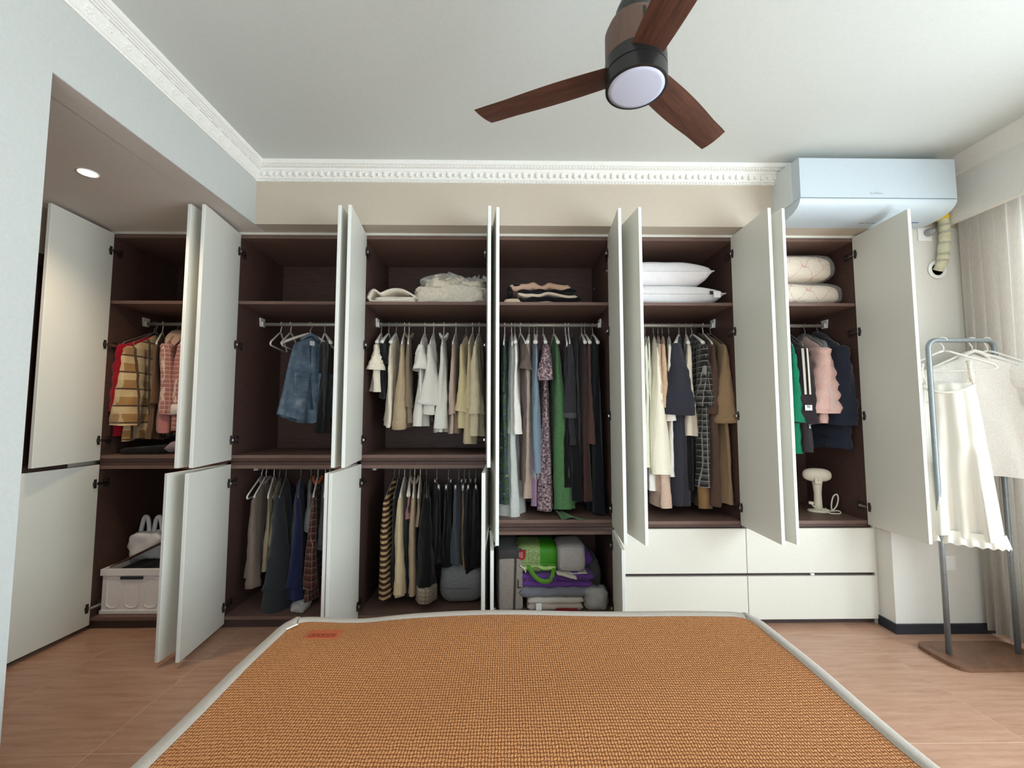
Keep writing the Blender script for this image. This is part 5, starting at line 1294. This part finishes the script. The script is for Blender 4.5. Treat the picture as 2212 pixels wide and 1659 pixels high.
# green shopping bag on top at the left
xg0, xg1 = x4(1113), x4(1207)
zt4 = z4_(1172, 2.72); hg = zt4-zk0
gb = empty('shopping_bag', ((xg0+xg1)/2, 2.815, zk0), 0); tag(gb, 'bright green folded shopping bag with a red patch', 'bag')
wg = xg1-xg0
k = NT('green_bag_print'); v = k.coord(); sp = k.n('SeparateXYZ'); k.l(v, sp.inputs[0]); nz = k.noise(v, 120, 4)
gl = k.ramp(nz, [(.4, rgb(112, 138, 76)), (.6, rgb(150, 168, 112))])
k.base(k.mix(k.math('GREATER_THAN', sp.outputs['X'], .022), gl, rgb(58, 138, 16))); k.rough(.55); k.bump(nz, .2, .004); M_gbag = k.mat
m = MB(); blob(m, wg, .26, hg*.96, (0, 0, 0), .38, .35, .008, 12, 9); m.build('bag_body', M_gbag, gb, True)
M_gl = fab('green_strap', rgb(92, 150, 48)); M_gw = plain('green_lining', rgb(168, 200, 120), .6, var=.15, nscale=40)
sw = .021
def strapm(pts, wid):
    P = [Vector(p) for p in pts]; vs = []; fs = []
    for i, p in enumerate(P):
        t = (P[min(i+1, len(P)-1)]-P[max(i-1, 0)]).normalized(); s_ = Vector((0, -1, .15)).cross(t).normalized()*wid
        vs += [p-s_+Vector((0, -.0015, 0)), p+s_+Vector((0, -.0015, 0)), p+s_+Vector((0, .0015, 0)), p-s_+Vector((0, .0015, 0))]
    n = len(P); m_ = MB(); rs = [vs[4*i:4*i+4] for i in range(n)]
    return m_.rings(rs)
lpz = [(-.05, -.136, hg*.30), (-.035, -.150, hg*.12), (.005, -.158, -.020), (.05, -.158, -.035), (.085, -.152, -.022), (.105, -.140, .03), (.10, -.134, hg*.25)]
strapm(cat3([(p[0]+1, p[1]+1, p[2]+1) for p in lpz]), .013).build('strap', M_gl, gb, True, loc=(-1, -1, -1))
m = MB(); slab(m, -.10, .115, -.012, .05, 0, .030, 6, .010); m.build('folded_mouth', M_gw, gb, True, loc=(.005, -.128, hg*.16))
m = MB(); slab(m, -.115, .118, -.010, .05, 0, .014, 2, .003); m.build('rolled_edge', M_gbag, gb, True, loc=(0, -.130, hg*.30))
pt = MB().prism([(-.034, -.045), (.026, -.020), (.032, .034), (-.004, .030), (-.030, .012)], 'y', -.003, .001).build('red_patch', plain('patch_red', rgb(150, 22, 28), .6), gb, loc=(-.098, -.1335, hg*.64)); pt['label'] = 'dark red printed patch'
m = MB()
for (a, b_, c_, d_) in ((-.012, -.008, -.010, .018), (-.004, .010, .014, .018), (-.004, .010, .000, .004), (-.002, .002, -.012, .014), (.006, .010, -.008, .012), (-.004, .014, -.014, -.011)): m.box(a, b_, -.0042, -.0028, c_, d_)
m.build('patch_print', plain('patch_pink', rgb(214, 150, 150), .6), pt)
# dark cloth and clear bag at the right
m = MB(); blob(m, x4(1306)-x4(1274), .30, z4_(1222)-z4, (0, 0, 0), .6, .6, .018, 10, 5)
dkc = m.build('grey_throw', fab('charcoal_fleece', rgb(78, 74, 76), 120, bump=.8), smooth=True, loc=((x4(1277)+x4(1306))/2, 2.90, z4)); tag(dkc, 'dark grey throw stuffed upright right of the blankets', 'blanket')
pbx = (x4(1263)+x4(1314))/2
cb = empty('clear_bag', (pbx, 2.70, z4)); tag(cb, 'small clear plastic bag of white cloth at the right of the blankets', 'bag')
m = MB(); blob(m, .105, .10, z4_(1276)-z4, (0, 0, 0), .7, .7, .014, 16, 6); m.build('contents', fab('bagged_cloth', rgb(168, 166, 160), 60), cb, True)
m = MB(); blob(m, .145, .13, z4_(1269)-z4, (0, 0, 0), .65, .7, .016, 14, 3); m.build('bag_film', glassy('clear_bag_film', (1, 1, 1, 1), .72, .12), cb, True)

# hanger prototypes are only mesh sources
for fr, hk_ in HANG.values():
    bpy.data.objects.remove(fr); bpy.data.objects.remove(hk_)
